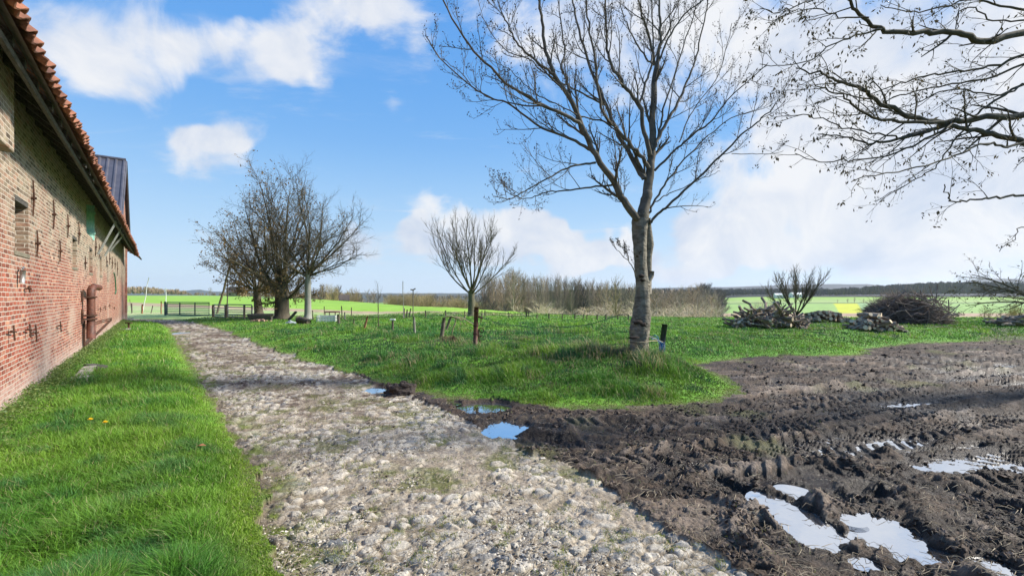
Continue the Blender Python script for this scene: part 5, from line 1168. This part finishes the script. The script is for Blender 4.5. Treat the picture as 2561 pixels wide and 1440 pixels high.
# clutter below the trees --------------------------------------------------------
def log(M, L_, r, bend=.03, n=5, k=8):
    m = MB(); P = [(-L_/2+L_*i/(n-1), random.gauss(0, bend*L_), random.gauss(0, bend*L_)) for i in range(n)]
    m.tube(P, [r*random.uniform(.85,1.12)*(1.1-.25*i/(n-1)) for i in range(n)], k); return m
x, y, z = px_place(654, 801); m = MB(); m.box(-.7,.6,-.12,.1,0,.32,jit=.03); m.tube([(-.8,0,.33),(.7,0,.35)], .07, 7); tag(m.build('old_trough', M_timber, loc=(x, y, z-.02)), 'dark old timber trough lying at the foot of the pollard tree', 'trough')
x, y, z = px_place(652, 805); m = MB()
for _ in range(34):
    a, b = random.gauss(0,.32), random.gauss(0,.12); s_ = random.uniform(.03,.07); m.box(a-s_,a+s_,b-s_,b+s_,0,s_*1.4+.08*math.exp(-a*a*6),jit=.015)
tag(m.build('rubble_heap', simple('pinkish_rubble', (.2,.1,.08), (.42,.28,.22), 14., .95, .4), loc=(x, y, z-.02)), 'small heap of pinkish brick rubble before the dark trough', 'rubble')
x, y, z = px_place(722, 800); m = MB(); m.box(-.05,.05,-.1,.1,0,.65,Matrix.Rotation(R(42),4,'Y')); tag(m.build('leaning_board', M_timber, loc=(x, y, z)), 'dark board leaning right beside the pollard trunk', 'board')
x, y, z = px_place(727, 809); V = []; Fq = []; n = 9
for j in range(n):
    for i in range(n): V.append((-.3+.6*i/(n-1)+random.uniform(-.03,.03), -.15+.3*j/(n-1), max(0,.16*math.exp(-((i-4)/2.6)**2-((j-4)/2.8)**2)+random.uniform(-.02,.03))))
for j in range(n-1):
    for i in range(n-1): Fq.append((j*n+i, j*n+i+1, (j+1)*n+i+1, (j+1)*n+i))
m = MB().add(V, Fq); o = m.build('plastic_sheet', simple('pale_sheet', (.3,.36,.36), (.55,.6,.6), 6., .6, .3), loc=(x, y, z+.01)); so_ = o.modifiers.new('s','SOLIDIFY'); so_.thickness = .008; tag(o, 'crumpled pale plastic sheet on the grass right of the pollard trunk', 'plastic sheet')
x, y, z = px_place(760, 809); o = log(M_post, .72, .17, .02).build('sawn_log', M_bark_dark, None, True, loc=(x, y, z+.15)); o.rotation_euler = (0, R(8), R(-28)); tag(o, 'thick brown sawn log lying below the pale-trunked tree', 'log')
x, y, z = px_place(819, 806); cr = empty('white_crate', (x, y, z), R(6), label='white plastic crate standing in the grass beyond the sawn log', cat='crate'); 
m = MB(); a, b, h_ = .46, .28, .34
for zz_ in (0, .085, .17, .255, .325):
    m.box(-a,a,-b,-b+.015,zz_,zz_+.03); m.box(-a,a,b-.015,b,zz_,zz_+.03); m.box(-a,-a+.015,-b+.016,b-.016,zz_,zz_+.03); m.box(a-.015,a,-b+.016,b-.016,zz_,zz_+.03)
m.build('slats', M_white, cr)
for i in range(7):
    q = -a+.02+i*(2*a-.04)/6; MB().box(q-.018,q+.018,-b-.004,-b-.001,0.002,.34).build('upright', M_white, cr); MB().box(q-.018,q+.018,b+.001,b+.004,0.002,.34).build('upright', M_white, cr)
MB().box(-a+.017,a-.017,-b+.017,b-.017,.004,.012).build('base', M_white, cr)
x, y, z = px_place(831, 794); fd = empty('round_feeder', (x, y, z), label='dark curved cattle feeder rim behind the white crate', cat='feeder'); m = MB(); m.tube([(.45*math.cos(6.283*i/20), .45*math.sin(6.283*i/20), .36) for i in range(21)], .03, 6); m.build('top_ring', M_iron, fd)
m = MB(); m.tube([(.45*math.cos(6.283*i/20), .45*math.sin(6.283*i/20), .05) for i in range(21)], .03, 6); m.build('bottom_ring', M_iron, fd)
for i in range(8): MB().tube([(.45*math.cos(.785*i), .45*math.sin(.785*i), 0), (.45*math.cos(.785*i), .45*math.sin(.785*i), .37)], .02, 5).build('upright', M_iron, fd)
# by the barn
x, y, z = px_place(212, 938); o = MB().box(-.10,.10,-.75,.6,0,.05,jit=.008).build('grey_plank', M_post_pale, loc=(x, y, z+.03)); o.rotation_euler = (R(2), 0, R(36)); tag(o, 'grey weathered plank lying in the grass against the barn foot', 'plank')
x, y, z = px_place(238, 922); o = MB().box(-.09,.09,-.35,.3,0,.06,jit=.01).build('grey_plank', M_timber, loc=(x, y, z+.02)); o.rotation_euler = (0, 0, R(60)); tag(o, 'short dark board half hidden in the grass beside the grey plank', 'plank')
x, y, z = px_place(200, 952); o = MB().box(-.16,.16,-.13,.12,0,.09,jit=.03).build('stone_block', simple('pale_stone', (.28,.26,.22), (.48,.45,.40), 8., .95, .5), bevel=.02, loc=(x, y, z)); tag(o, 'pale stone block at the near end of the grey plank', 'stone')
x, y, z = px_place(322, 826); sc_ = empty('boot_scraper', (x, y, z), label='rusty iron T-shaped stub standing by the far barn corner', cat='iron stub'); MB().tube([(0,0,-.05),(0,0,.3)], .035, 6).build('stem', M_iron, sc_); MB().box(-.12,.12,-.05,.05,.3,.34).build('top_plate', M_iron, sc_)
x, y, z = px_place(310, 826); tag(MB().box(-.25,.2,-.12,.12,0,.07,jit=.03).build('stone_block', M_post_pale, bevel=.02, loc=(x, y, z)), 'pale flat stone beside the rusty stub at the barn corner', 'stone')
M_yel = simple('dandelion_yellow', (.75,.50,.01), (.9,.68,.02), 30., .8, 0, obj=False); M_stalk = simple('flower_stalk', (.12,.2,.05), (.2,.3,.08), 9., .8, 0)
for (a, b, lb) in ((226,1072,'yellow dandelion in the verge grass, the one nearer the barn'), (263,1080,'yellow dandelion in the verge grass, the one nearer the track')):
    x, y, z = px_place(a, b+14); dn = empty('dandelion', (x, y, z), label=lb, cat='flower'); T = Tubes(); T.add([(0,0,0),(.005,0,.08),(.0,0,.16)], [.003,.003,.003], 5); T.build('stalk', M_stalk, dn)
    V = []; Fq = []
    for r_i in range(3):
        for i in range(18):
            q = 6.283*(i+r_i*.3)/18; r0 = .024-.006*r_i; b0 = len(V); up = .008+.006*r_i; w_ = .0032
            V += [(0,0,.16), (math.cos(q-.16)*r0, math.sin(q-.16)*r0, .16+up), (math.cos(q)*r0*1.1, math.sin(q)*r0*1.1, .16+up), (math.cos(q+.16)*r0, math.sin(q+.16)*r0, .16+up)]; Fq.append((b0,b0+1,b0+2,b0+3))
    MB().add(V, Fq).build('flower_head', M_yel, dn)
x, y, z = px_place(503, 1138); o = MB().add([(-.04,0,0),(0,-.025,.012),(.05,0,.004),(0,.025,.015),(-.02,.02,.01)], [(0,1,2,3,4)]).build('fallen_leaf', simple('orange_leaf', (.35,.13,.05), (.5,.22,.1), 20., .8, 0), loc=(x, y, z+.09)); so_ = o.modifiers.new('s','SOLIDIFY'); so_.thickness = .002; tag(o, 'orange brown fallen leaf lying on the verge grass', 'leaf')
# root lump beside the first puddle
x, y, z = px_place(1000, 985); m = MB(); nn = 16; V = []; Fq = []
for j in range(9):
    for i in range(nn):
        e = math.pi/2*j/8; q = 6.283*i/nn; k = 1+.35*random.uniform(-1,1)*(j < 8); V.append((.26*math.cos(q)*math.cos(e)*k+.08*j/8, .17*math.sin(q)*math.cos(e)*k, .20*math.sin(e)*k))
for j in range(8):
    for i in range(nn): Fq.append((j*nn+i, j*nn+(i+1) % nn, (j+1)*nn+(i+1) % nn, (j+1)*nn+i))
m.add(V, Fq); M_clod = simple('dark_clod_earth', (.018,.013,.010), (.07,.05,.04), 14., .8, 1., obj=False)
o = m.build('earth_clod', M_clod, None, True, loc=(x, y, z-.03)); sb_ = o.modifiers.new('s', 'SUBSURF'); sb_.levels = 2; sb_.render_levels = 2; d_ = o.modifiers.new('d', 'DISPLACE'); tx2 = bpy.data.textures.new('clod', 'CLOUDS'); tx2.noise_scale = .06; d_.texture = tx2; d_.strength = .07; tag(o, 'dark lump of mud and roots beside the puddle at the track edge', 'clod')
# drain strip across the track
a = Vector(px_place(432, 837)); b = Vector(px_place(585, 830)); m = MB(); n = 14
ps = [a.lerp(b, i/n)+Vector((0, .25*math.sin(math.pi*i/n), 0)) for i in range(n+1)]
for i in range(n):
    p, q = ps[i], ps[i+1]; zz_ = .035+.003*(i % 2); m.add([(p.x,p.y-.09,zz_),(q.x,q.y-.09,zz_),(q.x,q.y+.09,zz_),(p.x,p.y+.09,zz_),(p.x,p.y-.09,-.04),(q.x,q.y-.09,-.04),(q.x,q.y+.09,-.04),(p.x,p.y+.09,-.04)], [(0,1,2,3),(4,5,1,0),(7,3,2,6)])
tag(m.build('drain_strip', simple('pale_concrete', (.26,.23,.20), (.40,.36,.31), 7., .95, .4)), 'pale concrete strip crossing the track near its bend', 'drain')
# ------------------------------------------------------------------ wood heaps
M_logbark = simple('log_bark', (.11,.078,.052), (.36,.28,.20), 7., .95, .5, stretch=(.6,2,2)); M_cut = simple('cut_wood_face', (.50,.37,.22), (.70,.56,.38), 8., .9, 0)
def logp(Ll, r, bend, fork=False):
    random.seed(int(Ll*1000+r*7000)); m = log(None, Ll, r, bend, 6, 8); nf = len(m.f)
    if fork:
        m.tube([(Ll*.05,0,0),(Ll*.25,.05,.05),(Ll*.45,.12,.07)], [r*.6,r*.45,r*.3], 6)
    me = m.build('cut_log', M_logbark, None, False); me.data.materials.append(M_cut)
    me.data.polygons[nf-2].material_index = 1; me.data.polygons[nf-1].material_index = 1; return me
PROTO = [logp(.62,.055,.012), logp(.75,.075,.01), logp(.5,.045,.015), logp(.95,.04,.03,True), logp(1.3,.035,.045,True), logp(.6,.095,.01), logp(1.6,.05,.03,True)]
used = [False]*len(PROTO)
def heap(px0, px1, yb, yt, n, kinds, label, group, tilt=.35, slope=1.6, yaw0=0., yawv=1.2, seed=1):
    random.seed(seed); xa, ya, za = px_place(px0, yb); xb, yb2, zb = px_place(px1, yb); cx_ = (xa+xb)/2; cy_ = ya+.55; W_ = (xb-xa)/2; H = (yb-yt)/F*ya
    for i in range(n):
        k = random.choice(kinds); f = random.uniform(-1, 1); yy = random.uniform(-1, .9); hm = H*max(.06, (1-abs(f)**slope))*max(.1, 1-.6*yy*yy)
        lvl = random.random()**.6; src = PROTO[k]
        if used[k]: o = src.copy(); C.objects.link(o)
        else: o = src; used[k] = True
        s_ = random.uniform(.75, 1.2); o.scale = (s_, s_, s_); px_, py_ = cx_+f*W_*.88, cy_+yy*.42
        o.location = (px_, py_, HT(px_, py_)+.05+hm*lvl*.93); o.rotation_euler = (random.uniform(0, 6.28), random.gauss(-f*tilt*.8, tilt*.5)*(lvl*.7+.3), yaw0+random.gauss(0, yawv))
        tag(o, label, 'log', group)
heap(1852, 2022, 823, 764, 125, [3,3,4,4,3,4,0,6,5], 'crooked bark-covered branch log in the largest, messiest woodpile right of the tall tree', 'logs of the large messy woodpile', tilt=.75, seed=3)
heap(2032, 2112, 806, 777, 52, [0,1,2,5,1], 'short cut log in the neat low woodpile behind the largest one', 'logs of the low rear woodpile', tilt=.12, slope=4, yaw0=1.5, yawv=.35, seed=4)
heap(2156, 2258, 828, 784, 84, [0,1,2,2,5], 'short cut log in the small cone-shaped pile in front of the brush heap', 'logs of the small cone-shaped woodpile', tilt=.45, slope=1.3, yaw0=1.5, yawv=.7, seed=5)
heap(2520, 2600, 818, 793, 34, [0,2,3], 'grey cut log in the low pile at the right edge', 'logs of the low pile at the right edge', tilt=.2, slope=2, seed=6)
for k, f in enumerate(used):
    if not f: bpy.data.objects.remove(PROTO[k])
# brush heap
random.seed(8); xa, ya, _ = px_place(2225, 815); xb, yb2, _ = px_place(2445, 815); W_ = (xb-xa)/2; cx_ = (xa+xb)/2; cy_ = ya+1.2; T = Tubes(); Hb = 82/F*ya
for i in range(5200):
    q = random.uniform(0, 6.28); e = math.asin(random.uniform(.0, 1)); k = random.uniform(.80, 1.02); f = math.cos(q)
    p = Vector((math.cos(q)*math.cos(e)*W_*k, math.sin(q)*math.cos(e)*1.25*k, math.sin(e)*Hb*k*(.86+.12*math.sin(f*5+1)+.08*math.sin(f*11+q)))); p.x += .25*math.sin(e)*-1
    ta = Vector((random.gauss(0, 1)+.4, random.gauss(0, .5), random.gauss(-.12*f, .22))).normalized(); ln = random.uniform(.2, .75); bnd = Vector((0, random.gauss(0,.06), random.gauss(-.05, .07)))
    r = random.choice([.004,.005,.006,.009,.016])
    T.add([tuple(p-ta*ln*.5), tuple(p+bnd), tuple(p+ta*ln*.5+bnd*.3)], [r, r*.8, r*.35], 3)
for i in range(620):
    q = random.uniform(0, 6.28); e = random.uniform(.1, 1.3); p = Vector((math.cos(q)*math.cos(e)*W_, math.sin(q)*math.cos(e)*1.2, math.sin(e)*Hb)); d = Vector((p.x/W_*.8+random.gauss(-.2,.5), random.gauss(0,.4), .35+random.gauss(0,.3))).normalized(); ln = random.uniform(.2,.75)
    T.add([tuple(p), tuple(p+d*ln*.5), tuple(p+d*ln+Vector((random.gauss(0,.04),0,-.05)))], [.008,.005,.003], 3)
for i in range(70):
    q = random.uniform(3.3, 6.1); e = random.uniform(.15, 1.2); p = Vector((math.cos(q)*math.cos(e)*W_*1.0, math.sin(q)*math.cos(e)*1.28, math.sin(e)*Hb*.98)); d = Vector((random.gauss(0,1), 0, random.gauss(0,.35))).normalized(); ln = random.uniform(.5,1.5)
    T.add([tuple(p-d*ln*.5), tuple(p+Vector((0,-.06,.08))), tuple(p+d*ln*.5)], [.022,.018,.008], 5)
o = T.build('brushwood', simple('brush_twigs', (.09,.065,.052), (.27,.205,.165), 1.2, .95, 0, obj=False)); o.location = (cx_, cy_, HT(cx_, cy_)-.05); tag(o, 'huge heap of tangled brown cut branches at the edge of the meadow', 'brushwood', kind='stuff')
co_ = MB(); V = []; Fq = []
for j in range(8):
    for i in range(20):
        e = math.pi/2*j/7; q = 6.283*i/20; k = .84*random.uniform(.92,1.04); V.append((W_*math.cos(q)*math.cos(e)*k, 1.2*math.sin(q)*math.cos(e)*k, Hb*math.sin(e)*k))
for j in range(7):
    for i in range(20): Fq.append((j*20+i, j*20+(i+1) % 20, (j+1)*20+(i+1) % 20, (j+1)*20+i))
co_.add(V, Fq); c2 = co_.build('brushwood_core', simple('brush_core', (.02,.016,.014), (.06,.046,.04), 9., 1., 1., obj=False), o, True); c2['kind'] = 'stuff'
# ------------------------------------------------------------------ woods, hedges and buildings across the valley
def gz(X, Y): return float(base_height(np.array([float(X)]), np.array([float(Y)]))[0][0])
def thin_tree(name, H, r, kids, lens, ang, up, mat, rmin, base=.18, n2=6, wig=.06, seed=1, low=False, twig3=3, k0=5):
    random.seed(seed); T = Tubes(); root = empty(name)
    pts = []; p = Vector((0,0,-.4)); d = Vector((0,0,1))
    n = 9
    for i in range(n): pts.append((p.copy(), d.copy(), r*(1-.85*i/(n-1)))); d = (d+Vector((random.gauss(0,.04),random.gauss(0,.04),.3))).normalized(); p = p+d*(H/(n-1))
    tk = MB(); tk.tube([q[0] for q in pts], [q[2] for q in pts], k0); tk.build('trunk', mat, root, True)
    pr = [dict(kids=kids, start=base, ang=ang, angv=10, kup=up, fall=.55), dict(n=4, k=3, kids=n2, start=.2, ang=32, len=lens, rr=.45, rmin=rmin*1.6, up=up*.6, wig=wig, fall=.4, kup=up), dict(n=3, k=3, kids=twig3, start=.3, ang=32, len=.42, rr=.5, rmin=rmin, up=up*.4, wig=.12), dict(n=3, k=3, len=.6, rr=.6, rmin=rmin*.8, up=.05, wig=.15)]
    spawn(T, pts, H, 0, pr); T.build('crown', mat, root); return root
M_wood_brown = simple('brown_bare_wood', (.20,.145,.09), (.38,.28,.18), .4, .95, 0)
M_wood_grey = simple('grey_brown_bare_wood', (.17,.14,.10), (.33,.27,.20), .4, .95, 0)
M_wood_dark = simple('dark_bare_wood', (.055,.048,.045), (.11,.095,.085), .4, .95, 0)
M_wood_sand = simple('sandy_bare_wood', (.48,.38,.26), (.72,.60,.44), .4, .95, 0)
M_wood_olive = simple('olive_bare_wood', (.22,.17,.08), (.40,.32,.15), .4, .95, 0)
M_wood_gold = simple('golden_bare_wood', (.24,.19,.05), (.42,.34,.12), .4, .95, 0)
M_ever = simple('evergreen', (.02,.035,.018), (.045,.07,.03), .6, .9, 0)
PRT = {
 'pop1': thin_tree('poplar_tree', 14, .26, 40, .34, 34, .25, M_wood_grey, .03, seed=1), 'pop2': thin_tree('poplar_tree', 14, .28, 46, .34, 38, .2, M_wood_brown, .03, seed=2), 'pop3': thin_tree('poplar_tree', 14, .24, 40, .38, 32, .28, M_wood_grey, .03, seed=3),
 'rnd1': thin_tree('bare_tree', 11, .3, 26, .42, 48, .12, M_wood_brown, .035, seed=4, n2=8), 'rnd2': thin_tree('bare_tree', 11, .3, 28, .40, 52, .10, M_wood_grey, .035, seed=5, n2=8),
 'drk1': thin_tree('dark_tree', 12, .35, 34, .40, 46, .15, M_wood_dark, .055, seed=6, n2=9), 'drk2': thin_tree('dark_tree', 12, .35, 36, .38, 50, .12, M_wood_dark, .055, seed=7, n2=9),
 'snd1': thin_tree('shrub', 4, .07, 34, .55, 52, .05, M_wood_sand, .02, seed=8, base=.04, n2=8), 'snd2': thin_tree('shrub', 4, .07, 36, .5, 58, .03, M_wood_sand, .02, seed=9, base=.04, n2=8),
 'olv1': thin_tree('shrub', 5, .08, 44, .5, 50, .12, M_wood_olive, .05, seed=10, base=.04, n2=8), 'olv2': thin_tree('shrub', 5, .08, 44, .48, 52, .1, M_wood_olive, .05, seed=11, base=.04, n2=8),
 'gld1': thin_tree('shrub', 2.2, .04, 30, .55, 45, .12, M_wood_gold, .008, seed=12, base=.04, n2=9), }
PU = {k: False for k in PRT}
HTS = dict(pop=14, rnd=11, drk=12, snd=4, olv=5, gld=2.2)
KIDS = {k: [c for c in bpy.data.objects if c.parent == v] for k, v in PRT.items()}
def plant(kind, u, Y, ytop=None, H=None, wide=1., label='', cat='tree', group=None, sink=0.):
    X = (u-CX)/F*Y; z0 = gz(X, Y)-sink
    if H is None: H = CAMZ+(HY-ytop)/F*Y-z0
    s_ = H/HTS[kind[:3]]; src = PRT[kind]
    if PU[kind]:
        o = src.copy(); C.objects.link(o)
        for ch in KIDS[kind]: c = ch.copy(); C.objects.link(c); c.parent = o
    else: o = src; PU[kind] = True
    o.location = (X, Y, z0); o.scale = (s_*wide, s_*wide, s_); o.rotation_euler = (0, 0, random.uniform(0, 6.28)); return tag(o, label, cat, group)
random.seed(51)
tu = [1190,1215,1250,1285,1310,1400,1450,1500,1600]; tv = [704,694,700,685,702,704,708,715,722]
for i in range(96):
    u = 1205+(1600-1205)*((i+random.random())/96); Y = random.uniform(112, 160); yt = float(np.interp(u, tu, tv))+random.uniform(-4, 12)
    if random.random() < .3: plant(random.choice(['rnd1','rnd2','drk1']), u, Y+8, yt-random.uniform(-6,4), wide=random.uniform(.55,.8), label='broad-crowned bare tree mixed in among the slender poplars', group='broader trees among the poplars')
    elif u < 1310: plant(random.choice(['pop2','pop3','pop2']), u, Y, yt, wide=random.uniform(.8,1.1), label='tall slender brown bare poplar in the wood behind the willow', group='brown poplars behind the willow')
    else: plant(random.choice(['pop1','pop3']), u, Y, yt, wide=random.uniform(.8,1.1), label='tall slender grey bare poplar in the long wood left of the tall tree', group='grey poplars left of the tall tree')
plant('rnd2', 1283, 100, 682, label='tallest round-topped bare tree standing out of the poplar wood', wide=.8)
for i in range(46):
    u = random.uniform(1600, 1790); Y = random.uniform(190, 290); plant(random.choice(['rnd1','rnd2','rnd1']), u, Y, float(np.interp(u, [1600,1680,1740,1790], [722,730,720,735]))+random.uniform(-5,14), wide=1.15, label='brown rounded bare tree in the wood just right of the tall trunk', group='brown trees right of the tall trunk')
for i in range(16):
    u = random.uniform(1722, 1812); plant(random.choice(['drk1','drk2']), u, random.uniform(300, 340), float(np.interp(u, [1715,1750,1790,1815], [728,713,714,735]))+random.uniform(0,6), wide=1.1, label='dark rounded bare tree in the dark clump before the blue hills', group='trees of the dark clump')
for i in range(36):
    u = random.uniform(1330, 1800); plant(random.choice(['snd1','snd2']), u, random.uniform(52, 80), random.uniform(754, 778), wide=1.5, label='pale sandy leafless shrub behind the far meadow fence', cat='shrub', group='sandy shrubs behind the fence')
plant('snd1', 1290, 60, 765, wide=1.2, label='pale leafless shrub below the tallest poplar', cat='shrub'); 
plant('snd2', 1748, 60, 750, wide=.9, label='whitish rounded bare shrub tree below the dark clump', cat='tree')
plant('rnd1', 1540, 50, 700, wide=.72, label='pale spreading bare tree behind the fence just left of the tall trunk')
for i in range(56):
    u = random.uniform(968, 1200); plant(random.choice(['olv1','olv2']), u, random.uniform(120, 165), float(np.interp(u, [965,1000,1060,1200], [744,736,738,752]))+random.uniform(0,8), wide=1.2, label='olive brown rounded bush in the low thicket left of the willow', cat='bush', group='bushes of the thicket left of the willow')
for u, Y, yt, kd in ((1300,95,772,'olv1'),(1340,95,768,'drk1'),(1232,90,755,'drk2'),(1266,92,765,'drk1')): plant(kd, u, Y, yt, wide=1.1, label='dark bush at the foot of the poplar wood', cat='bush', group='dark bushes at the foot of the poplars')
for i in range(10):
    u = random.uniform(795, 850); plant(random.choice(['rnd1','olv1','drk1']), u, random.uniform(118, 140), random.uniform(710,724), wide=.9, label='brown bare tree in the copse around the small white house', group='trees of the copse by the white house')
for i in range(6): plant(random.choice(['rnd1','olv2']), random.uniform(868, 895), random.uniform(120,130), random.uniform(724,732), wide=.9, label='brown bare tree right of the small white house', group='trees right of the white house')
plant('rnd2', 525, 330, 719, wide=1.3, label='solitary rounded bare tree on the left horizon'); plant('rnd2', 922, 250, 727, wide=1.1, label='hazy bare tree right of the copse, left of the sapling'); plant('rnd1', 935, 255, 730, wide=1.1, label='hazy bare tree nearest the sapling on the horizon')
for u, Y, yt in ((2095,500,748),(2120,500,746),(2137,500,744),(2160,500,747),(2195,500,746),(2230,500,747)): plant('rnd1', u, Y, yt, wide=1., label='tiny bare tree on the hedge line above the yellow field', group='little trees on the far hedge line')
for i in range(13):
    plant('gld1', random.uniform(2440, 2640), random.uniform(21.5, 26), random.uniform(752, 780), wide=1.2, label='golden twiggy shrub behind the right-hand brush and log piles', cat='shrub', group='golden shrubs at the right edge')
for u, yt in ((1898,752),(1905,756),(1915,755),(1922,758),(1890,760),(1935,757),(1880,762)): plant('snd1', u, 60, yt, wide=.55, label='thin bare sapling rising behind the large messy woodpile', cat='sapling', group='saplings behind the messy woodpile')
for k, f in PU.items():
    if not f:
        for c in KIDS[k]: bpy.data.objects.remove(c)
        bpy.data.objects.remove(PRT[k])
# far woods as masses: each tree a spray of slivers
def mass(name, spec, mat, label, n, seed, sl=60):
    rng = np.random.default_rng(seed); U = rng.uniform(spec[0], spec[1], n); Yd = rng.uniform(spec[2], spec[3], n); X = (U-CX)/F*Yd; z0 = base_height(X, Yd)[0]; top = CAMZ+(HY-(np.interp(U, spec[4], spec[5])+rng.normal(0, spec[6], n)))/F*Yd; H = np.maximum(top-z0, 3.)
    k = sl; c = np.stack([X, Yd, z0], 1)[:, None, :]; q = rng.uniform(0, 6.283, (n, k)); e = rng.uniform(-.1, 1, (n, k)); rad = (H*.34)[:, None]*np.sqrt(np.clip(1-(e*.95)**2, 0, 1))*rng.uniform(.5, 1, (n, k))
    p = c+np.stack([np.cos(q)*rad, np.sin(q)*rad, H[:, None]*(.5+.5*e)*rng.uniform(.9,1.05,(n,k))], -1); a = c+np.stack([np.cos(q)*rad*.25, np.sin(q)*rad*.25, H[:, None]*(.5+.5*e)*.45], -1)
    w = np.stack([rng.normal(size=(n, k)), rng.normal(size=(n, k)), np.zeros((n, k))], -1); w /= np.linalg.norm(w, axis=-1, keepdims=True); w *= (H*.05)[:, None, None]
    V = np.stack([a-w*.5, a+w*.5, p+w*.5, p-w*.5], 2).reshape(-1, 3); m_ = len(V)//4
    return tag(mesh_from(name, V, np.arange(4*m_), np.full(m_, 4), mat, None, False), label, 'wood', kind='stuff')
mass('far_wood', (2015, 2600, 640, 760, [2015,2050,2200,2300,2400,2600], [728,724,715,708,706,707], 1.2), M_wood_dark, 'long dark wood along the top of the far fields on the right', 520, 1)
mass('hillside_wood', (1690, 2060, 700, 900, [1690,1800,1900,2060], [728,724,723,722], 1.5), M_wood_dark, 'dark wood on the slope behind the white farm building', 520, 2)
mass('valley_wood', (1290, 1720, 300, 420, [1290,1500,1600,1720], [731,726,722,727], 1.5), M_wood_grey, 'grey brown wood filling the valley behind the poplars', 420, 3)
mass('horizon_wood', (60, 470, 440, 520, [60,320,360,400,440,470], [722,719,716,722,724,729], 1.6), M_wood_brown, 'hazy brown wood on the left horizon beyond the field', 150, 4)
mass('horizon_hedge', (470, 900, 470, 620, [470,560,700,900], [732,731,731,731], 1.), M_wood_brown, 'low hazy hedge on the horizon behind the tree group', 160, 5, 30)
mass('plain_wood', (900, 1320, 900, 1600, [900,1320], [737,738], 1.2), M_wood_grey, 'patchy woods of the hazy plain left of the willow', 240, 6, 40)
# buildings
M_wallw = simple('white_wall', (.62,.61,.58), (.75,.74,.7), 1., .9, 0); M_roofr = simple('red_tiles_far', (.30,.10,.06), (.42,.17,.10), 1., .9, 0); M_roofd = simple('dark_tiles_far', (.06,.045,.04), (.12,.09,.08), 1., .9, 0)
def house(name, u, Y, ybase, w, d, h, rh, wall, roof, label, cat='house', rz=0, zoff=0.):
    X = (u-CX)/F*Y; o = empty(name, (X, Y, gz(X, Y)+zoff), R(rz), label=label, cat=cat)
    MB().add([(-w/2,-d/2,-1),(w/2,-d/2,-1),(w/2,d/2,-1),(-w/2,d/2,-1),(-w/2,-d/2,h),(w/2,-d/2,h),(w/2,d/2,h),(-w/2,d/2,h),(-w/2,0,h+rh),(w/2,0,h+rh)], [(0,1,5,4),(2,3,7,6),(1,2,6,9,5),(3,0,4,8,7)]).build('wall', wall, o)
    m = MB(); ov = .35; k = rh/(d/2)
    for s_ in (-1, 1): m.add([(-w/2-ov,s_*(d/2+ov),h-ov*k+.06),(w/2+ov,s_*(d/2+ov),h-ov*k+.06),(w/2+ov,0,h+rh+.06),(-w/2-ov,0,h+rh+.06),(-w/2-ov,s_*(d/2+ov),h-ov*k+.2),(w/2+ov,s_*(d/2+ov),h-ov*k+.2),(w/2+ov,0,h+rh+.2),(-w/2-ov,0,h+rh+.2)], [(0,1,2,3),(4,5,6,7),(0,1,5,4),(1,2,6,5),(0,3,7,4)])
    m.build('roof', roof, o)
    for i in range(max(2, int(w/4))):
        a = -w/2+w*(i+.5)/max(2, int(w/4)); MB().box(a-.5, a+.5, -d/2-.05, -d/2-.01, h*.35, h*.75).build('window', M_dark, o)
    return o
house('farmhouse', 592, 300, 735, 9, 7, 2.6, 3.6, M_wood_brown, M_roofd, 'dark roofed farmhouse on the horizon behind the leaning pole')
house('white_house', 861, 108, 750, 1.7, 1.7, 1.3, .9, M_wallw, M_roofd, 'small white house in the copse right of the pale-trunked tree', rz=20, zoff=.2)
house('red_roofed_barn', 1025, 112, 757, 4, 3, 1.2, 1.1, M_brick2, M_roofr, 'low red roofed building in front of the thicket left of the willow', 'farm building', 12, .3)
house('white_farm', 1950, 600, 748, 12, 9, 4, 2, M_wallw, M_wallw, 'white farm building on the far slope behind the messy woodpile', 'farm building', -15)
house('white_farm', 1996, 610, 745, 22, 9, 4, 2.5, M_wallw, M_wallw, 'longer white shed behind the low many-stemmed tree on the far slope', 'farm building', 10)
# radio mast
X = (2060-CX)/F*2500; zb = gz(X, 2500); mo = empty('radio_mast', (X, 2500, zb), label='thin radio mast on the blue hill above the far wood', cat='mast'); hm_ = CAMZ+(HY-684)/F*2500-zb
m = MB(); 
for i in range(3): m.tube([(3*math.cos(2.1*i), 3*math.sin(2.1*i), -2), (.4*math.cos(2.1*i), .4*math.sin(2.1*i), hm_*.6), (.2, 0, hm_)], [.5,.5,.4], 4)
m.build('lattice', simple('mast_steel', (.12,.12,.13), (.2,.2,.21), 1., .6, 0), mo); MB().tube([(0,0,hm_),(0,0,hm_+4)], .4, 4).build('antenna', M_iron, mo)
